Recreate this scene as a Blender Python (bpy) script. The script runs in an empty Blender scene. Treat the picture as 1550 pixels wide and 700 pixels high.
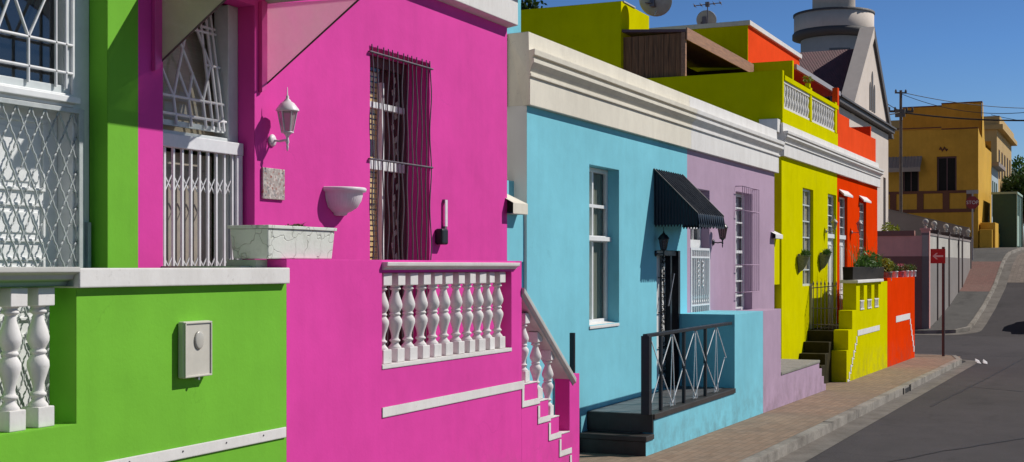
import bpy, bmesh, math, random
from mathutils import Vector
R = math.radians
sc = bpy.context.scene
COL = sc.collection
rng = random.Random(7)

# ---------------------------------------------------------------- frame of reference
# x = along the street (away from the viewer), y = towards the house fronts, z = up, eye level = 0
TH = R(24.6); FP = 2000.0; CX = 775.0; HY = 403.0
def UX(x, v): return v / math.tan(TH - math.atan((x - CX) / FP))
def VX(x, u): return u * math.tan(TH - math.atan((x - CX) / FP))
def ZY(y, u, v): return (HY - y) * (u * math.cos(TH) + v * math.sin(TH)) / FP
VF = 6.3     # plane of the house fronts
VS = 5.4     # plane of the stoop fronts
def lerp_tab(t, u):
    for (a, za), (b, zb) in zip(t, t[1:]):
        if u <= b: return za + (zb - za) * (u - a) / (b - a)
    return t[-1][1]
GT = [(-400, -1.9), (-40, -1.9), (0, -2.216), (45, -2.735), (57, -2.72), (61, -2.38), (66, -1.82), (72, -0.95), (77, 0.22), (81, .78), (88, 1.15), (100, 1.35), (200, 2.2), (900, 4)]
def G(u): return lerp_tab(GT, u)
def GR(u): return G(u) - .14

# ---------------------------------------------------------------- object helpers
ORG = {}
def tag(o, label=None, cat=None, group=None, kind=None):
    if label: o['label'] = label
    if cat: o['category'] = cat
    if group: o['group'] = group
    if kind: o['kind'] = kind
    return o
def thing(name, label, cat, loc=(0, 0, 0), group=None, rotz=0):
    o = bpy.data.objects.new(name, None); COL.objects.link(o)
    o.location = loc; o.rotation_euler = (0, 0, rotz); o.empty_display_size = .2
    ORG[o] = Vector(loc) if rotz == 0 else Vector((0, 0, 0))
    return tag(o, label, cat, group)

class MB:
    def __init__(s): s.v = []; s.f = []; s.sm = []
    def add(s, vs, fs, smooth=False):
        b = len(s.v); s.v += [tuple(p) for p in vs]
        for f in fs: s.f.append([i + b for i in f]); s.sm.append(smooth)
        return s
    def quad(s, *p): return s.add(p, [list(range(len(p)))])
    def box(s, u0, u1, v0, v1, z0, z1):
        return s.add([(u0,v0,z0),(u1,v0,z0),(u1,v1,z0),(u0,v1,z0),(u0,v0,z1),(u1,v0,z1),(u1,v1,z1),(u0,v1,z1)],
                     [[0,3,2,1],[4,5,6,7],[0,1,5,4],[1,2,6,5],[2,3,7,6],[3,0,4,7]])
    def prism(s, a, b):
        n = len(a)
        return s.add(list(a) + list(b), [list(range(n))[::-1], list(range(n, 2*n))] + [[i, (i+1) % n, n + (i+1) % n, n + i] for i in range(n)])
    def uz(s, poly, v0, v1): return s.prism([(u, v0, z) for u, z in poly], [(u, v1, z) for u, z in poly])
    def vz(s, poly, u0, u1): return s.prism([(u0, v, z) for v, z in poly], [(u1, v, z) for v, z in poly])
    def uv(s, poly, z0, z1): return s.prism([(u, v, z0) for u, v in poly], [(u, v, z1) for u, v in poly])
    def tube(s, pts, r, n=6, smooth=True, r2=None):
        P = [Vector(p) for p in pts]; m = len(P); vs = []; fs = []
        for i, p in enumerate(P):
            t = (P[min(i+1, m-1)] - P[max(i-1, 0)]).normalized()
            a = Vector((0, 0, 1)) if abs(t.z) < .9 else Vector((1, 0, 0))
            x = t.cross(a).normalized(); y = t.cross(x)
            rr = r if r2 is None else r + (r2 - r) * i / (m - 1)
            for k in range(n):
                an = 2 * math.pi * (k + .5) / n
                vs.append(p + x * (rr * math.cos(an)) + y * (rr * math.sin(an)))
        for i in range(m - 1):
            for k in range(n):
                fs.append([i*n + k, i*n + (k+1) % n, (i+1)*n + (k+1) % n, (i+1)*n + k])
        s.add(vs, fs, smooth and n > 4)
        s.add([vs[k] for k in range(n)], [list(range(n))[::-1]]); s.add([vs[(m-1)*n + k] for k in range(n)], [list(range(n))])
        return s
    def bar(s, a, b, w=.02):  return s.tube([a, b], w * .7071, 4, False)
    def lathe(s, prof, c, n=18, a0=0, a1=2*math.pi, smooth=True):
        full = abs(a1 - a0 - 2*math.pi) < 1e-6; k = n if full else n + 1
        vs = []; fs = []
        for r, z in prof:
            for j in range(k):
                an = a0 + (a1 - a0) * j / n
                vs.append((c[0] + r*math.cos(an), c[1] + r*math.sin(an), c[2] + z))
        for i in range(len(prof) - 1):
            for j in range(n):
                j2 = (j + 1) % k
                fs.append([i*k + j, i*k + j2, (i+1)*k + j2, (i+1)*k + j])
        s.add(vs, fs, smooth)
        if full:
            s.add(vs[:k], [list(range(k))[::-1]]); s.add(vs[-k:], [list(range(k))])
        return s
    def sphere(s, c, r, n=12, m=8, sz=1):
        return s.lathe([(r*math.sin(math.pi*i/m) + 1e-4, -r*sz*math.cos(math.pi*i/m)) for i in range(m + 1)], c, n)
    def build(s, name, mat, parent=None, bevel=0, org=None):
        o0 = ORG.get(parent, Vector((0, 0, 0))) if org is None else Vector(org)
        me = bpy.data.meshes.new(name)
        me.from_pydata([(p[0]-o0.x, p[1]-o0.y, p[2]-o0.z) for p in s.v], [], s.f)
        me.polygons.foreach_set('use_smooth', s.sm)
        bm = bmesh.new(); bm.from_mesh(me)
        if 'wall' in name: bmesh.ops.remove_doubles(bm, verts=bm.verts[:], dist=2e-4)
        bmesh.ops.recalc_face_normals(bm, faces=bm.faces[:]); bm.to_mesh(me); bm.free()
        me.materials.append(mat); me.update()
        o = bpy.data.objects.new(name, me); COL.objects.link(o)
        if parent is not None: o.parent = parent; ORG[o] = o0
        elif org is not None: o.location = org; ORG[o] = o0
        if bevel:
            b = o.modifiers.new('bevel', 'BEVEL'); b.width = bevel; b.segments = 2; b.limit_method = 'ANGLE'; b.angle_limit = R(40)
        return o
def copy_part(o, parent, loc):
    c = o.copy(); COL.objects.link(c); c.parent = parent; c.location = loc; return c

def wall(mb, u0, u1, z0, z1, v, ops=()):
    """front sheet on plane v with openings (u0,u1,z0,z1,depth) and their reveals"""
    us = sorted({u0, u1} | {a for o in ops for a in o[:2]}); zs = sorted({z0, z1} | {a for o in ops for a in o[2:4]})
    for i in range(len(us) - 1):
        for j in range(len(zs) - 1):
            cu = (us[i] + us[i+1]) / 2; cz = (zs[j] + zs[j+1]) / 2
            if any(o[0] < cu < o[1] and o[2] < cz < o[3] for o in ops): continue
            mb.quad((us[i], v, zs[j]), (us[i+1], v, zs[j]), (us[i+1], v, zs[j+1]), (us[i], v, zs[j+1]))
    for a, b, c, d, dp in ops:
        w = v + dp
        mb.quad((a, v, c), (a, w, c), (a, w, d), (a, v, d)); mb.quad((b, v, c), (b, v, d), (b, w, d), (b, w, c))
        mb.quad((a, v, d), (a, w, d), (b, w, d), (b, v, d)); mb.quad((a, v, c), (b, v, c), (b, w, c), (a, w, c))
def body(mb, u0, u1, v0, v1, z0, z1, left=True, right=True, zr=None):
    zr = z1 if zr is None else zr
    if left: mb.quad((u0, v0, z0), (u0, v1, z0), (u0, v1, z1), (u0, v0, z1))
    if right: mb.quad((u1, v0, z0), (u1, v1, z0), (u1, v1, z1), (u1, v0, z1))
    mb.quad((u0, v1, z0), (u1, v1, z0), (u1, v1, z1), (u0, v1, z1))
    mb.quad((u0+.01, v0+.1, zr), (u1-.01, v0+.1, zr), (u1-.01, v1-.01, zr), (u0+.01, v1-.01, zr))

# ---------------------------------------------------------------- materials
def newmat(name):
    m = bpy.data.materials.new(name); m.use_nodes = True
    nt = m.node_tree; nt.nodes.clear()
    out = nt.nodes.new('ShaderNodeOutputMaterial'); b = nt.nodes.new('ShaderNodeBsdfPrincipled')
    nt.links.new(b.outputs[0], out.inputs[0])
    return m, nt, b, out
def N(nt, typ, **kw):
    n = nt.nodes.new(typ)
    for k, v in kw.items():
        if k.startswith('i_'): n.inputs[k[2:].replace('_', ' ')].default_value = v
        else: setattr(n, k, v)
    return n
def noise(nt, vec, scale, detail=3, rough=.55, mapscale=None):
    if mapscale:
        mp = N(nt, 'ShaderNodeMapping'); mp.inputs['Scale'].default_value = mapscale; nt.links.new(vec, mp.inputs[0]); vec = mp.outputs[0]
    n = N(nt, 'ShaderNodeTexNoise'); n.inputs['Scale'].default_value = scale; n.inputs['Detail'].default_value = detail; n.inputs['Roughness'].default_value = rough
    nt.links.new(vec, n.inputs['Vector']); return n.outputs['Fac']
def rngmap(nt, val, a, b, c, d):
    m = N(nt, 'ShaderNodeMapRange'); m.inputs[1].default_value = a; m.inputs[2].default_value = b; m.inputs[3].default_value = c; m.inputs[4].default_value = d
    nt.links.new(val, m.inputs[0]); return m.outputs[0]
def mathn(nt, op, a, b):
    m = N(nt, 'ShaderNodeMath', operation=op)
    for i, x in enumerate((a, b)):
        if isinstance(x, (int, float)): m.inputs[i].default_value = x
        else: nt.links.new(x, m.inputs[i])
    return m.outputs[0]
def mixc(nt, fac, a, b, blend='MIX'):
    m = N(nt, 'ShaderNodeMix', data_type='RGBA', blend_type=blend)
    for i, x in ((0, fac), (6, a), (7, b)):
        if isinstance(x, (int, float)): m.inputs[i].default_value = x
        elif isinstance(x, tuple): m.inputs[i].default_value = x if len(x) == 4 else (*x, 1)
        else: nt.links.new(x, m.inputs[i])
    return m.outputs[2]
def bump(nt, h, strength, dist, prev=None):
    b = N(nt, 'ShaderNodeBump'); b.inputs['Strength'].default_value = strength; b.inputs['Distance'].default_value = dist
    nt.links.new(h, b.inputs['Height'])
    if prev: nt.links.new(prev, b.inputs['Normal'])
    return b.outputs[0]
def plaster(name, col, rough=.75, mott=.11, grime=.55, base=None, edge=.012, spec=.12, soil=.0, ao=False):
    m, nt, b, out = newmat(name)
    pos = N(nt, 'ShaderNodeNewGeometry').outputs['Position']
    lo = noise(nt, pos, .55, 4, .6); mid = noise(nt, pos, 3.5, 5, .65); st = noise(nt, pos, 1.0, 4, .6, (5, 5, .35)); fine = noise(nt, pos, 38, 3)
    v = mathn(nt, 'ADD', rngmap(nt, lo, .3, .7, 1 - mott, 1 + mott*.5), rngmap(nt, mid, .3, .7, -mott*.35, mott*.35))
    v = mathn(nt, 'ADD', v, rngmap(nt, st, .45, .8, 0, -mott*.6))
    hs = N(nt, 'ShaderNodeHueSaturation'); hs.inputs['Color'].default_value = (*col, 1); nt.links.new(v, hs.inputs['Value'])
    c = hs.outputs[0]
    # faded, slightly chalky patches
    fade = rngmap(nt, noise(nt, pos, 1.3, 6, .7), .52, .78, 0, .10)
    g = sum(col) / 3; c = mixc(nt, fade, c, (min(1, col[0]*.9 + .1*g + .012), min(1, col[1]*.9 + .1*g + .012), min(1, col[2]*.9 + .1*g + .008)))
    # splash-back grime along the foot of the wall (follows the sloping pavement)
    sep = N(nt, 'ShaderNodeSeparateXYZ'); nt.links.new(pos, sep.inputs[0])
    if grime:
        zz = mathn(nt, 'ADD', sep.outputs[2], mathn(nt, 'MULTIPLY', sep.outputs[0], .0115))
        d = rngmap(nt, zz, -2.22, -2.216 + .75, 1, 0)
        d = mathn(nt, 'MULTIPLY', d, rngmap(nt, noise(nt, pos, 2.6, 6, .7), .42, .72, 0, grime))
        c = mixc(nt, d, c, (.10, .085, .07))
    # hairline cracks, only in places
    vo = N(nt, 'ShaderNodeTexVoronoi', feature='DISTANCE_TO_EDGE'); vo.inputs['Scale'].default_value = .75
    wv = N(nt, 'ShaderNodeVectorMath', operation='ADD'); nz = N(nt, 'ShaderNodeTexNoise'); nz.inputs['Scale'].default_value = 1.6; nz.inputs['Detail'].default_value = 6
    nt.links.new(pos, nz.inputs['Vector']); nt.links.new(pos, wv.inputs[0]); nt.links.new(nz.outputs['Color'], wv.inputs[1]); nt.links.new(wv.outputs[0], vo.inputs['Vector'])
    ck = mathn(nt, 'MULTIPLY', rngmap(nt, vo.outputs['Distance'], .001, .004, .16, 0), rngmap(nt, noise(nt, pos, .8, 2), .55, .65, 0, 1))
    c = mixc(nt, ck, c, (col[0]*.3, col[1]*.3, col[2]*.3))
    if soil:
        sl = mathn(nt, 'MULTIPLY', rngmap(nt, noise(nt, pos, 2.2, 6, .72, (2.5, 2.5, .8)), .42, .78, 0, 1), soil * 2)
        c = mixc(nt, sl, c, (.36, .32, .27))
        c = mixc(nt, rngmap(nt, noise(nt, pos, 26, 3, .6), .62, .74, 0, soil * 1.6), c, (.26, .23, .19))
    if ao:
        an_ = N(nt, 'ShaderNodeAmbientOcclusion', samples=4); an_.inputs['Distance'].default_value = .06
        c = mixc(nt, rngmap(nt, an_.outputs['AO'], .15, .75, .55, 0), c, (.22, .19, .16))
    nt.links.new(c, b.inputs['Base Color'])
    b.inputs['Roughness'].default_value = rough; b.inputs['Specular IOR Level'].default_value = spec
    n0 = None
    if edge:
        bv = N(nt, 'ShaderNodeBevel', samples=3); bv.inputs['Radius'].default_value = edge; n0 = bv.outputs[0]
    n1 = bump(nt, noise(nt, pos, 1.7, 3), .35, .02, n0)
    n2 = bump(nt, fine, .25, .004, n1); n3 = bump(nt, noise(nt, pos, 140, 2), .25, .0015, n2)
    nt.links.new(n3, b.inputs['Normal'])
    return m
def simple(name, col, rough=.5, metal=0, spec=.4, var=.08, scale=12, bmp=.0, mapscale=None):
    m, nt, b, out = newmat(name)
    pos = N(nt, 'ShaderNodeTexCoord').outputs['Object']
    f = noise(nt, pos, scale, 5, .6, mapscale)
    hs = N(nt, 'ShaderNodeHueSaturation'); hs.inputs['Color'].default_value = (*col, 1)
    nt.links.new(rngmap(nt, f, .3, .7, 1 - var, 1 + var), hs.inputs['Value']); nt.links.new(hs.outputs[0], b.inputs['Base Color'])
    nt.links.new(rngmap(nt, f, .3, .7, max(.05, rough - .1), min(1, rough + .1)), b.inputs['Roughness'])
    b.inputs['Metallic'].default_value = metal; b.inputs['Specular IOR Level'].default_value = spec
    if bmp: nt.links.new(bump(nt, f, .6, bmp), b.inputs['Normal'])
    return m
def glassmat(name, tint=(.93, .95, .95), op=.06, dark=(.01, .012, .015), body=0.0):
    """window glass: see-through with fresnel reflection; body = share of opaque dark film"""
    m, nt, b, out = newmat(name)
    tr = N(nt, 'ShaderNodeBsdfTransparent'); tr.inputs[0].default_value = (*tint, 1)
    b.inputs['Base Color'].default_value = (*dark, 1); b.inputs['Roughness'].default_value = .3
    gl = N(nt, 'ShaderNodeBsdfGlossy'); gl.inputs['Roughness'].default_value = .03
    pos = N(nt, 'ShaderNodeTexCoord').outputs['Object']
    nb = bump(nt, noise(nt, pos, 2.2, 2), .12, .02); nt.links.new(nb, gl.inputs['Normal'])
    m0 = N(nt, 'ShaderNodeMixShader'); m0.inputs[0].default_value = body; nt.links.new(tr.outputs[0], m0.inputs[1]); nt.links.new(b.outputs[0], m0.inputs[2])
    fr = N(nt, 'ShaderNodeLayerWeight'); fr.inputs[0].default_value = .5; nt.links.new(nb, fr.inputs['Normal'])
    mx = N(nt, 'ShaderNodeMixShader'); nt.links.new(mathn(nt, 'MULTIPLY_ADD', mathn(nt, 'POWER', fr.outputs['Facing'], 5.0), .9), mx.inputs[0])
    mx.inputs[0].links[0].from_node.inputs[2].default_value = op
    nt.links.new(m0.outputs[0], mx.inputs[1]); nt.links.new(gl.outputs[0], mx.inputs[2]); nt.links.new(mx.outputs[0], out.inputs[0])
    return m
def sheet_mat(name, col, op):
    """translucent plastic canopy sheet"""
    m, nt, b, out = newmat(name)
    tr = N(nt, 'ShaderNodeBsdfTransparent'); tr.inputs[0].default_value = (.93, .93, .9, 1)
    b.inputs['Base Color'].default_value = (*col, 1); b.inputs['Roughness'].default_value = .35
    tl = N(nt, 'ShaderNodeBsdfTranslucent'); tl.inputs[0].default_value = (*col, 1)
    m1 = N(nt, 'ShaderNodeMixShader'); m1.inputs[0].default_value = .5
    nt.links.new(b.outputs[0], m1.inputs[1]); nt.links.new(tl.outputs[0], m1.inputs[2])
    pos = N(nt, 'ShaderNodeTexCoord').outputs['Object']
    mx = N(nt, 'ShaderNodeMixShader'); nt.links.new(rngmap(nt, noise(nt, pos, 2.5, 5, .6), .3, .7, op - .1, op + .1), mx.inputs[0])
    nt.links.new(tr.outputs[0], mx.inputs[1]); nt.links.new(m1.outputs[0], mx.inputs[2]); nt.links.new(mx.outputs[0], out.inputs[0])
    return m
def foliage(name, c1, c2, trans=.25):
    m, nt, b, out = newmat(name)
    oi = N(nt, 'ShaderNodeNewGeometry')
    c = mixc(nt, rngmap(nt, oi.outputs['Random Per Island'], 0, 1, 0, 1), c1, c2)
    nt.links.new(c, b.inputs['Base Color']); b.inputs['Roughness'].default_value = .55; b.inputs['Specular IOR Level'].default_value = .3
    tl = N(nt, 'ShaderNodeBsdfTranslucent'); nt.links.new(c, tl.inputs[0])
    mx = N(nt, 'ShaderNodeMixShader'); mx.inputs[0].default_value = trans
    nt.links.new(b.outputs[0], mx.inputs[1]); nt.links.new(tl.outputs[0], mx.inputs[2]); nt.links.new(mx.outputs[0], out.inputs[0])
    return m
def asphalt(name, col, patch=.25):
    m, nt, b, out = newmat(name)
    pos = N(nt, 'ShaderNodeNewGeometry').outputs['Position']
    big = noise(nt, pos, .22, 5, .6, (.5, 1.4, 1)); mid = noise(nt, pos, 1.6, 5, .7); fine = noise(nt, pos, 90, 3, .7)
    v = mathn(nt, 'MULTIPLY', rngmap(nt, big, .3, .7, 1 - patch, 1 + patch), rngmap(nt, mid, .3, .7, .86, 1.12))
    v = mathn(nt, 'MULTIPLY', v, rngmap(nt, fine, .3, .7, .62, 1.5))
    oil = rngmap(nt, noise(nt, pos, .9, 3, .5, (.6, 1.6, 1)), .60, .72, 1, .72)
    v = mathn(nt, 'MULTIPLY', v, oil)
    # crack network
    vo = N(nt, 'ShaderNodeTexVoronoi', feature='DISTANCE_TO_EDGE'); vo.inputs['Scale'].default_value = .32
    wv = N(nt, 'ShaderNodeVectorMath', operation='ADD'); nz = N(nt, 'ShaderNodeTexNoise'); nz.inputs['Scale'].default_value = 1.3; nz.inputs['Detail'].default_value = 5
    nt.links.new(pos, nz.inputs['Vector']); nt.links.new(pos, wv.inputs[0]); nt.links.new(nz.outputs['Color'], wv.inputs[1]); nt.links.new(wv.outputs[0], vo.inputs['Vector'])
    cr = rngmap(nt, vo.outputs['Distance'], 0, .010, .78, 1)
    v = mathn(nt, 'MULTIPLY', v, cr)
    hs = N(nt, 'ShaderNodeHueSaturation'); hs.inputs['Color'].default_value = (*col, 1); nt.links.new(v, hs.inputs['Value'])
    nt.links.new(hs.outputs[0], b.inputs['Base Color']); b.inputs['Roughness'].default_value = .85; b.inputs['Specular IOR Level'].default_value = .3
    nt.links.new(bump(nt, fine, .5, .006), b.inputs['Normal'])
    return m
def paving(name, c1, c2, mortar, bw=.22, bh=.11, dirt=.5):
    m, nt, b, out = newmat(name)
    pos = N(nt, 'ShaderNodeNewGeometry').outputs['Position']
    br = N(nt, 'ShaderNodeTexBrick', offset=.5); br.inputs['Scale'].default_value = 1; br.inputs['Brick Width'].default_value = bw; br.inputs['Row Height'].default_value = bh
    br.inputs['Mortar Size'].default_value = .006; br.inputs['Mortar Smooth'].default_value = .3; br.inputs['Bias'].default_value = 0
    br.inputs['Color1'].default_value = (*c1, 1); br.inputs['Color2'].default_value = (*c2, 1); br.inputs['Mortar'].default_value = (*mortar, 1)
    nt.links.new(pos, br.inputs['Vector'])
    d = noise(nt, pos, .9, 6, .7); d2 = noise(nt, pos, 5, 5, .7)
    c = mixc(nt, rngmap(nt, d, .4, .72, 0, dirt), br.outputs['Color'], (.17, .14, .11))
    c = mixc(nt, rngmap(nt, d2, .5, .75, 0, .45), c, (.09, .075, .06))
    nt.links.new(c, b.inputs['Base Color']); b.inputs['Roughness'].default_value = .9; b.inputs['Specular IOR Level'].default_value = .2
    n1 = bump(nt, br.outputs['Fac'], -.5, .006); nt.links.new(bump(nt, noise(nt, pos, 50, 3), .4, .004, n1), b.inputs['Normal'])
    return m
def concrete(name, col, dirt=(.07, .06, .05), amt=.6):
    m, nt, b, out = newmat(name)
    pos = N(nt, 'ShaderNodeNewGeometry').outputs['Position']
    c = mixc(nt, rngmap(nt, noise(nt, pos, 1.5, 6, .72), .42, .75, 0, amt), col, dirt)
    c = mixc(nt, rngmap(nt, noise(nt, pos, 22, 4, .7), .4, .75, 0, .35), c, dirt)
    nt.links.new(c, b.inputs['Base Color']); b.inputs['Roughness'].default_value = .9; b.inputs['Specular IOR Level'].default_value = .2
    bv = N(nt, 'ShaderNodeBevel', samples=3); bv.inputs['Radius'].default_value = .03
    nt.links.new(bump(nt, noise(nt, pos, 30, 5, .7), .5, .012, bv.outputs[0]), b.inputs['Normal'])
    return m
def terrazzo(name):
    m, nt, b, out = newmat(name)
    pos = N(nt, 'ShaderNodeTexCoord').outputs['Object']
    vo = N(nt, 'ShaderNodeTexVoronoi'); vo.inputs['Scale'].default_value = 55; nt.links.new(pos, vo.inputs['Vector'])
    cr = N(nt, 'ShaderNodeValToRGB'); e = cr.color_ramp.elements
    e[0].position = 0; e[0].color = (.36, .30, .27, 1); e[1].position = 1; e[1].color = (.62, .55, .5, 1)
    for p, c in ((.35, (.45, .40, .36, 1)), (.5, (.30, .10, .07, 1)), (.56, (.5, .45, .4, 1)), (.8, (.22, .2, .2, 1)), (.85, (.55, .5, .46, 1))):
        x = e.new(p); x.color = c
    sp = N(nt, 'ShaderNodeSeparateColor'); nt.links.new(vo.outputs['Color'], sp.inputs[0]); nt.links.new(sp.outputs[0], cr.inputs[0])
    nt.links.new(cr.outputs[0], b.inputs['Base Color']); b.inputs['Roughness'].default_value = .4
    return m
def crazed(name, col):
    """flagstone pattern moulded in a painted cement trough"""
    m, nt, b, out = newmat(name)
    pos = N(nt, 'ShaderNodeNewGeometry').outputs['Position']
    nz = N(nt, 'ShaderNodeTexNoise'); nz.inputs['Scale'].default_value = 6; nt.links.new(pos, nz.inputs['Vector'])
    w = mixc(nt, .2, pos, nz.outputs['Color'])
    vo = N(nt, 'ShaderNodeTexVoronoi', feature='DISTANCE_TO_EDGE'); vo.inputs['Scale'].default_value = 7; nt.links.new(w, vo.inputs['Vector'])
    k = rngmap(nt, vo.outputs['Distance'], .0, .025, 0, 1)
    c = mixc(nt, k, (col[0]*.66, col[1]*.66, col[2]*.63), col)
    c = mixc(nt, rngmap(nt, noise(nt, pos, 7, 5, .7), .5, .8, 0, .4), c, (.25, .27, .2))
    nt.links.new(c, b.inputs['Base Color']); b.inputs['Roughness'].default_value = .85
    nt.links.new(bump(nt, noise(nt, pos, 40, 3), .3, .006, bump(nt, k, .5, .010)), b.inputs['Normal'])
    return m
def tiles(name, col, var=.35, tw=.3):
    m, nt, b, out = newmat(name)
    pos = N(nt, 'ShaderNodeNewGeometry').outputs['Position']
    br = N(nt, 'ShaderNodeTexBrick', offset=0); br.inputs['Scale'].default_value = 1; br.inputs['Brick Width'].default_value = tw; br.inputs['Row Height'].default_value = tw
    br.inputs['Mortar Size'].default_value = .006
    c2 = tuple(x*(1+var) for x in col); br.inputs['Color1'].default_value = (*col, 1); br.inputs['Color2'].default_value = (*c2, 1); br.inputs['Mortar'].default_value = (.03, .028, .025, 1)
    nt.links.new(pos, br.inputs['Vector'])
    c = mixc(nt, rngmap(nt, noise(nt, pos, 3, 6, .7), .42, .75, 0, .25), br.outputs['Color'], (.10, .095, .09))
    nt.links.new(c, b.inputs['Base Color']); b.inputs['Roughness'].default_value = .5
    nt.links.new(bump(nt, br.outputs['Fac'], -.4, .004), b.inputs['Normal'])
    return m

M = {}
M['green'] = plaster('green_paint', (.18, .495, .040))
M['pink'] = plaster('pink_paint', (.76, .062, .385))
M['blue'] = plaster('blue_paint', (.21, .585, .70))
M['lilac'] = plaster('lilac_paint', (.46, .325, .44))
M['yellow'] = plaster('yellow_paint', (.655, .615, .001), spec=0)
M['orange'] = plaster('orange_paint', (.79, .048, .003), spec=0)
M['orange_up'] = plaster('orange_upper_paint', (.88, .085, .022), spec=0)
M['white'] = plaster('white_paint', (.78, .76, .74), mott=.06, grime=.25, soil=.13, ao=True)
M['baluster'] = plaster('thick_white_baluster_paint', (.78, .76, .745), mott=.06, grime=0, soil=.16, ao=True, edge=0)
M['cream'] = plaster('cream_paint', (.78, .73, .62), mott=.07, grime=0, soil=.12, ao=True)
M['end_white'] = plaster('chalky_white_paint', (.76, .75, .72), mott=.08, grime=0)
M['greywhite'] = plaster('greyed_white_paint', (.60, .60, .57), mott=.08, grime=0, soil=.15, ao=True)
M['wood_white'] = simple('white_gloss_paint', (.78, .79, .79), .35, var=.05)
M['wood_grey'] = simple('grey_white_gloss', (.58, .62, .62), .4, var=.06)
M['gate_white'] = simple('white_steel_paint', (.74, .74, .76), .35, var=.06)
M['lattice'] = simple('weathered_white_steel', (.46, .49, .49), .4, var=.12)
M['steel_grey'] = simple('galvanised_steel', (.30, .30, .33), .4, metal=.5, var=.15)
M['wrought'] = simple('dark_wrought_iron', (.14, .12, .14), .45, metal=.3, var=.2)
M['black'] = simple('black_steel_paint', (.012, .013, .018), .4, var=.2)
M['navy'] = simple('dark_navy_awning', (.013, .018, .028), .42, spec=.35, var=.3, scale=5)
M['glass'] = glassmat('window_glass')
M['glass_dark'] = glassmat('dark_window_glass', (.5, .55, .6), op=.10, body=.45)
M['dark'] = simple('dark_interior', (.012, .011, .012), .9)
M['curtain_cream'] = simple('cream_curtain', (.55, .53, .42), .9, var=.35, scale=3, mapscale=(9, 9, .2))
M['curtain_olive'] = simple('olive_grey_curtain', (.24, .25, .19), .9, var=.3, scale=3, mapscale=(9, 9, .2))
M['blind_taupe'] = simple('taupe_blind', (.52, .45, .35), .8, var=.12, scale=3, mapscale=(1, 1, 20))
M['curtain_brown'] = simple('brown_curtain', (.10, .055, .04), .9, var=.5, scale=3, mapscale=(9, 9, .2))
M['curtain_white'] = simple('white_net_curtain', (.66, .66, .68), .9, var=.2, scale=3, mapscale=(9, 9, .2))
M['cane'] = simple('cane_blind', (.78, .52, .20), .7, var=.3, scale=30)
M['door_taupe'] = simple('taupe_door_paint', (.33, .29, .24), .5, var=.1)
M['petal'] = simple('cream_petal', (.75, .7, .55), .6)
M['meter'] = simple('meter_box_enamel', (.60, .57, .50), .4, var=.05)
M['meter_in'] = simple('meter_dial_plastic', (.50, .48, .43), .35, var=.05)
M['terrazzo'] = terrazzo('terrazzo_plaque')
M['trough'] = crazed('crazed_cement', (.70, .72, .66))
M['mint'] = plaster('pale_mint_paint', (.50, .56, .46), grime=0)
M['soil'] = simple('potting_soil', (.05, .035, .022), .95, var=.4, scale=40, bmp=.02)
M['bowl'] = simple('white_bowl_glaze', (.74, .68, .72), .45, var=.06)
M['lampglass'] = glassmat('lamp_glass', (.8, .8, .78), op=.05, dark=(.4, .4, .38), body=.5)
M['lampglass_dark'] = glassmat('smoked_lamp_glass', (.6, .5, .5), op=.05, dark=(.12, .08, .08), body=.5)
M['canopy'] = sheet_mat('canopy_plastic', (.70, .65, .50), .66)
M['canopy_clear'] = sheet_mat('canopy_plastic_clear', (.85, .66, .68), .38)
M['canopy_roof'] = sheet_mat('canopy_roof_sheet', (.30, .28, .24), 1.0)
M['frame_brown'] = simple('brown_painted_frame', (.12, .06, .07), .5)
M['frame_pink'] = simple('pink_painted_frame', (.72, .06, .34), .5)
M['tile'] = tiles('dark_step_tile', (.024, .018, .014))
M['tile_shade'] = simple('shaded_step_tile', (.030, .024, .008), .7, spec=.15, var=.4, scale=5)  # dark brown tile, blackened further for the stoop wall's shadow on it
M['tile_top'] = tiles('slate_floor_tile', (.085, .085, .088))
M['stone'] = concrete('stone_slab', (.30, .29, .25), (.12, .12, .09))
M['kerb'] = concrete('kerb_concrete', (.34, .31, .27), amt=.85)
M['gutter'] = concrete('gutter_concrete', (.20, .18, .16), amt=.75)
M['paving'] = paving('brown_brick_paving', (.255, .17, .115), (.315, .22, .155), (.17, .135, .10), dirt=.75)
M['paving_red'] = paving('red_brick_paving', (.20, .10, .085), (.235, .12, .10), (.13, .10, .09), dirt=.3)
M['asphalt'] = asphalt('asphalt', (.044, .0375, .039), .3)
M['asphalt_path'] = asphalt('asphalt_path', (.085, .08, .075))
M['cobble'] = paving('cobbled_road', (.20, .165, .14), (.26, .21, .18), (.10, .09, .08), .2, .2, .6)
M['tar'] = simple('tar_seam', (.022, .02, .021), .6)
M['ground'] = concrete('earth', (.20, .17, .11), (.09, .10, .04), .8)
M['wood'] = simple('weathered_brown_planks', (.20, .095, .045), .8, var=.6, scale=4, mapscale=(8, 8, .5), bmp=.01)
M['shed_shade_wood'] = simple('shade_dark_planks', (.035, .02, .012), .9, var=.4, scale=4, mapscale=(8, 8, .5))  # plank colour darkened to stand in for shade inside the shed
M['wood_beam'] = simple('brown_fascia_board', (.33, .17, .10), .7, var=.35, scale=4, mapscale=(.5, 8, 8))
M['dish'] = simple('grey_dish_enamel', (.36, .35, .33), .5, var=.1)
M['maroon'] = simple('maroon_corrugated_iron', (.20, .085, .09), .6, var=.25, scale=3)
M['soffit'] = plaster('maroon_soffit', (.33, .085, .06), grime=0)
M['mosque'] = plaster('off_white_lime', (.70, .61, .54), mott=.09, grime=0)
M['mosque_dark'] = simple('dark_grey_trim', (.09, .085, .09), .7)
M['zinc'] = simple('zinc_gutter', (.36, .34, .35), .5, var=.1)
M['mauve'] = plaster('mauve_paint', (.93, .50, .44), grime=0)
M['mauve_dark'] = plaster('dark_plum_paint', (.30, .16, .14), grime=0)
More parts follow.
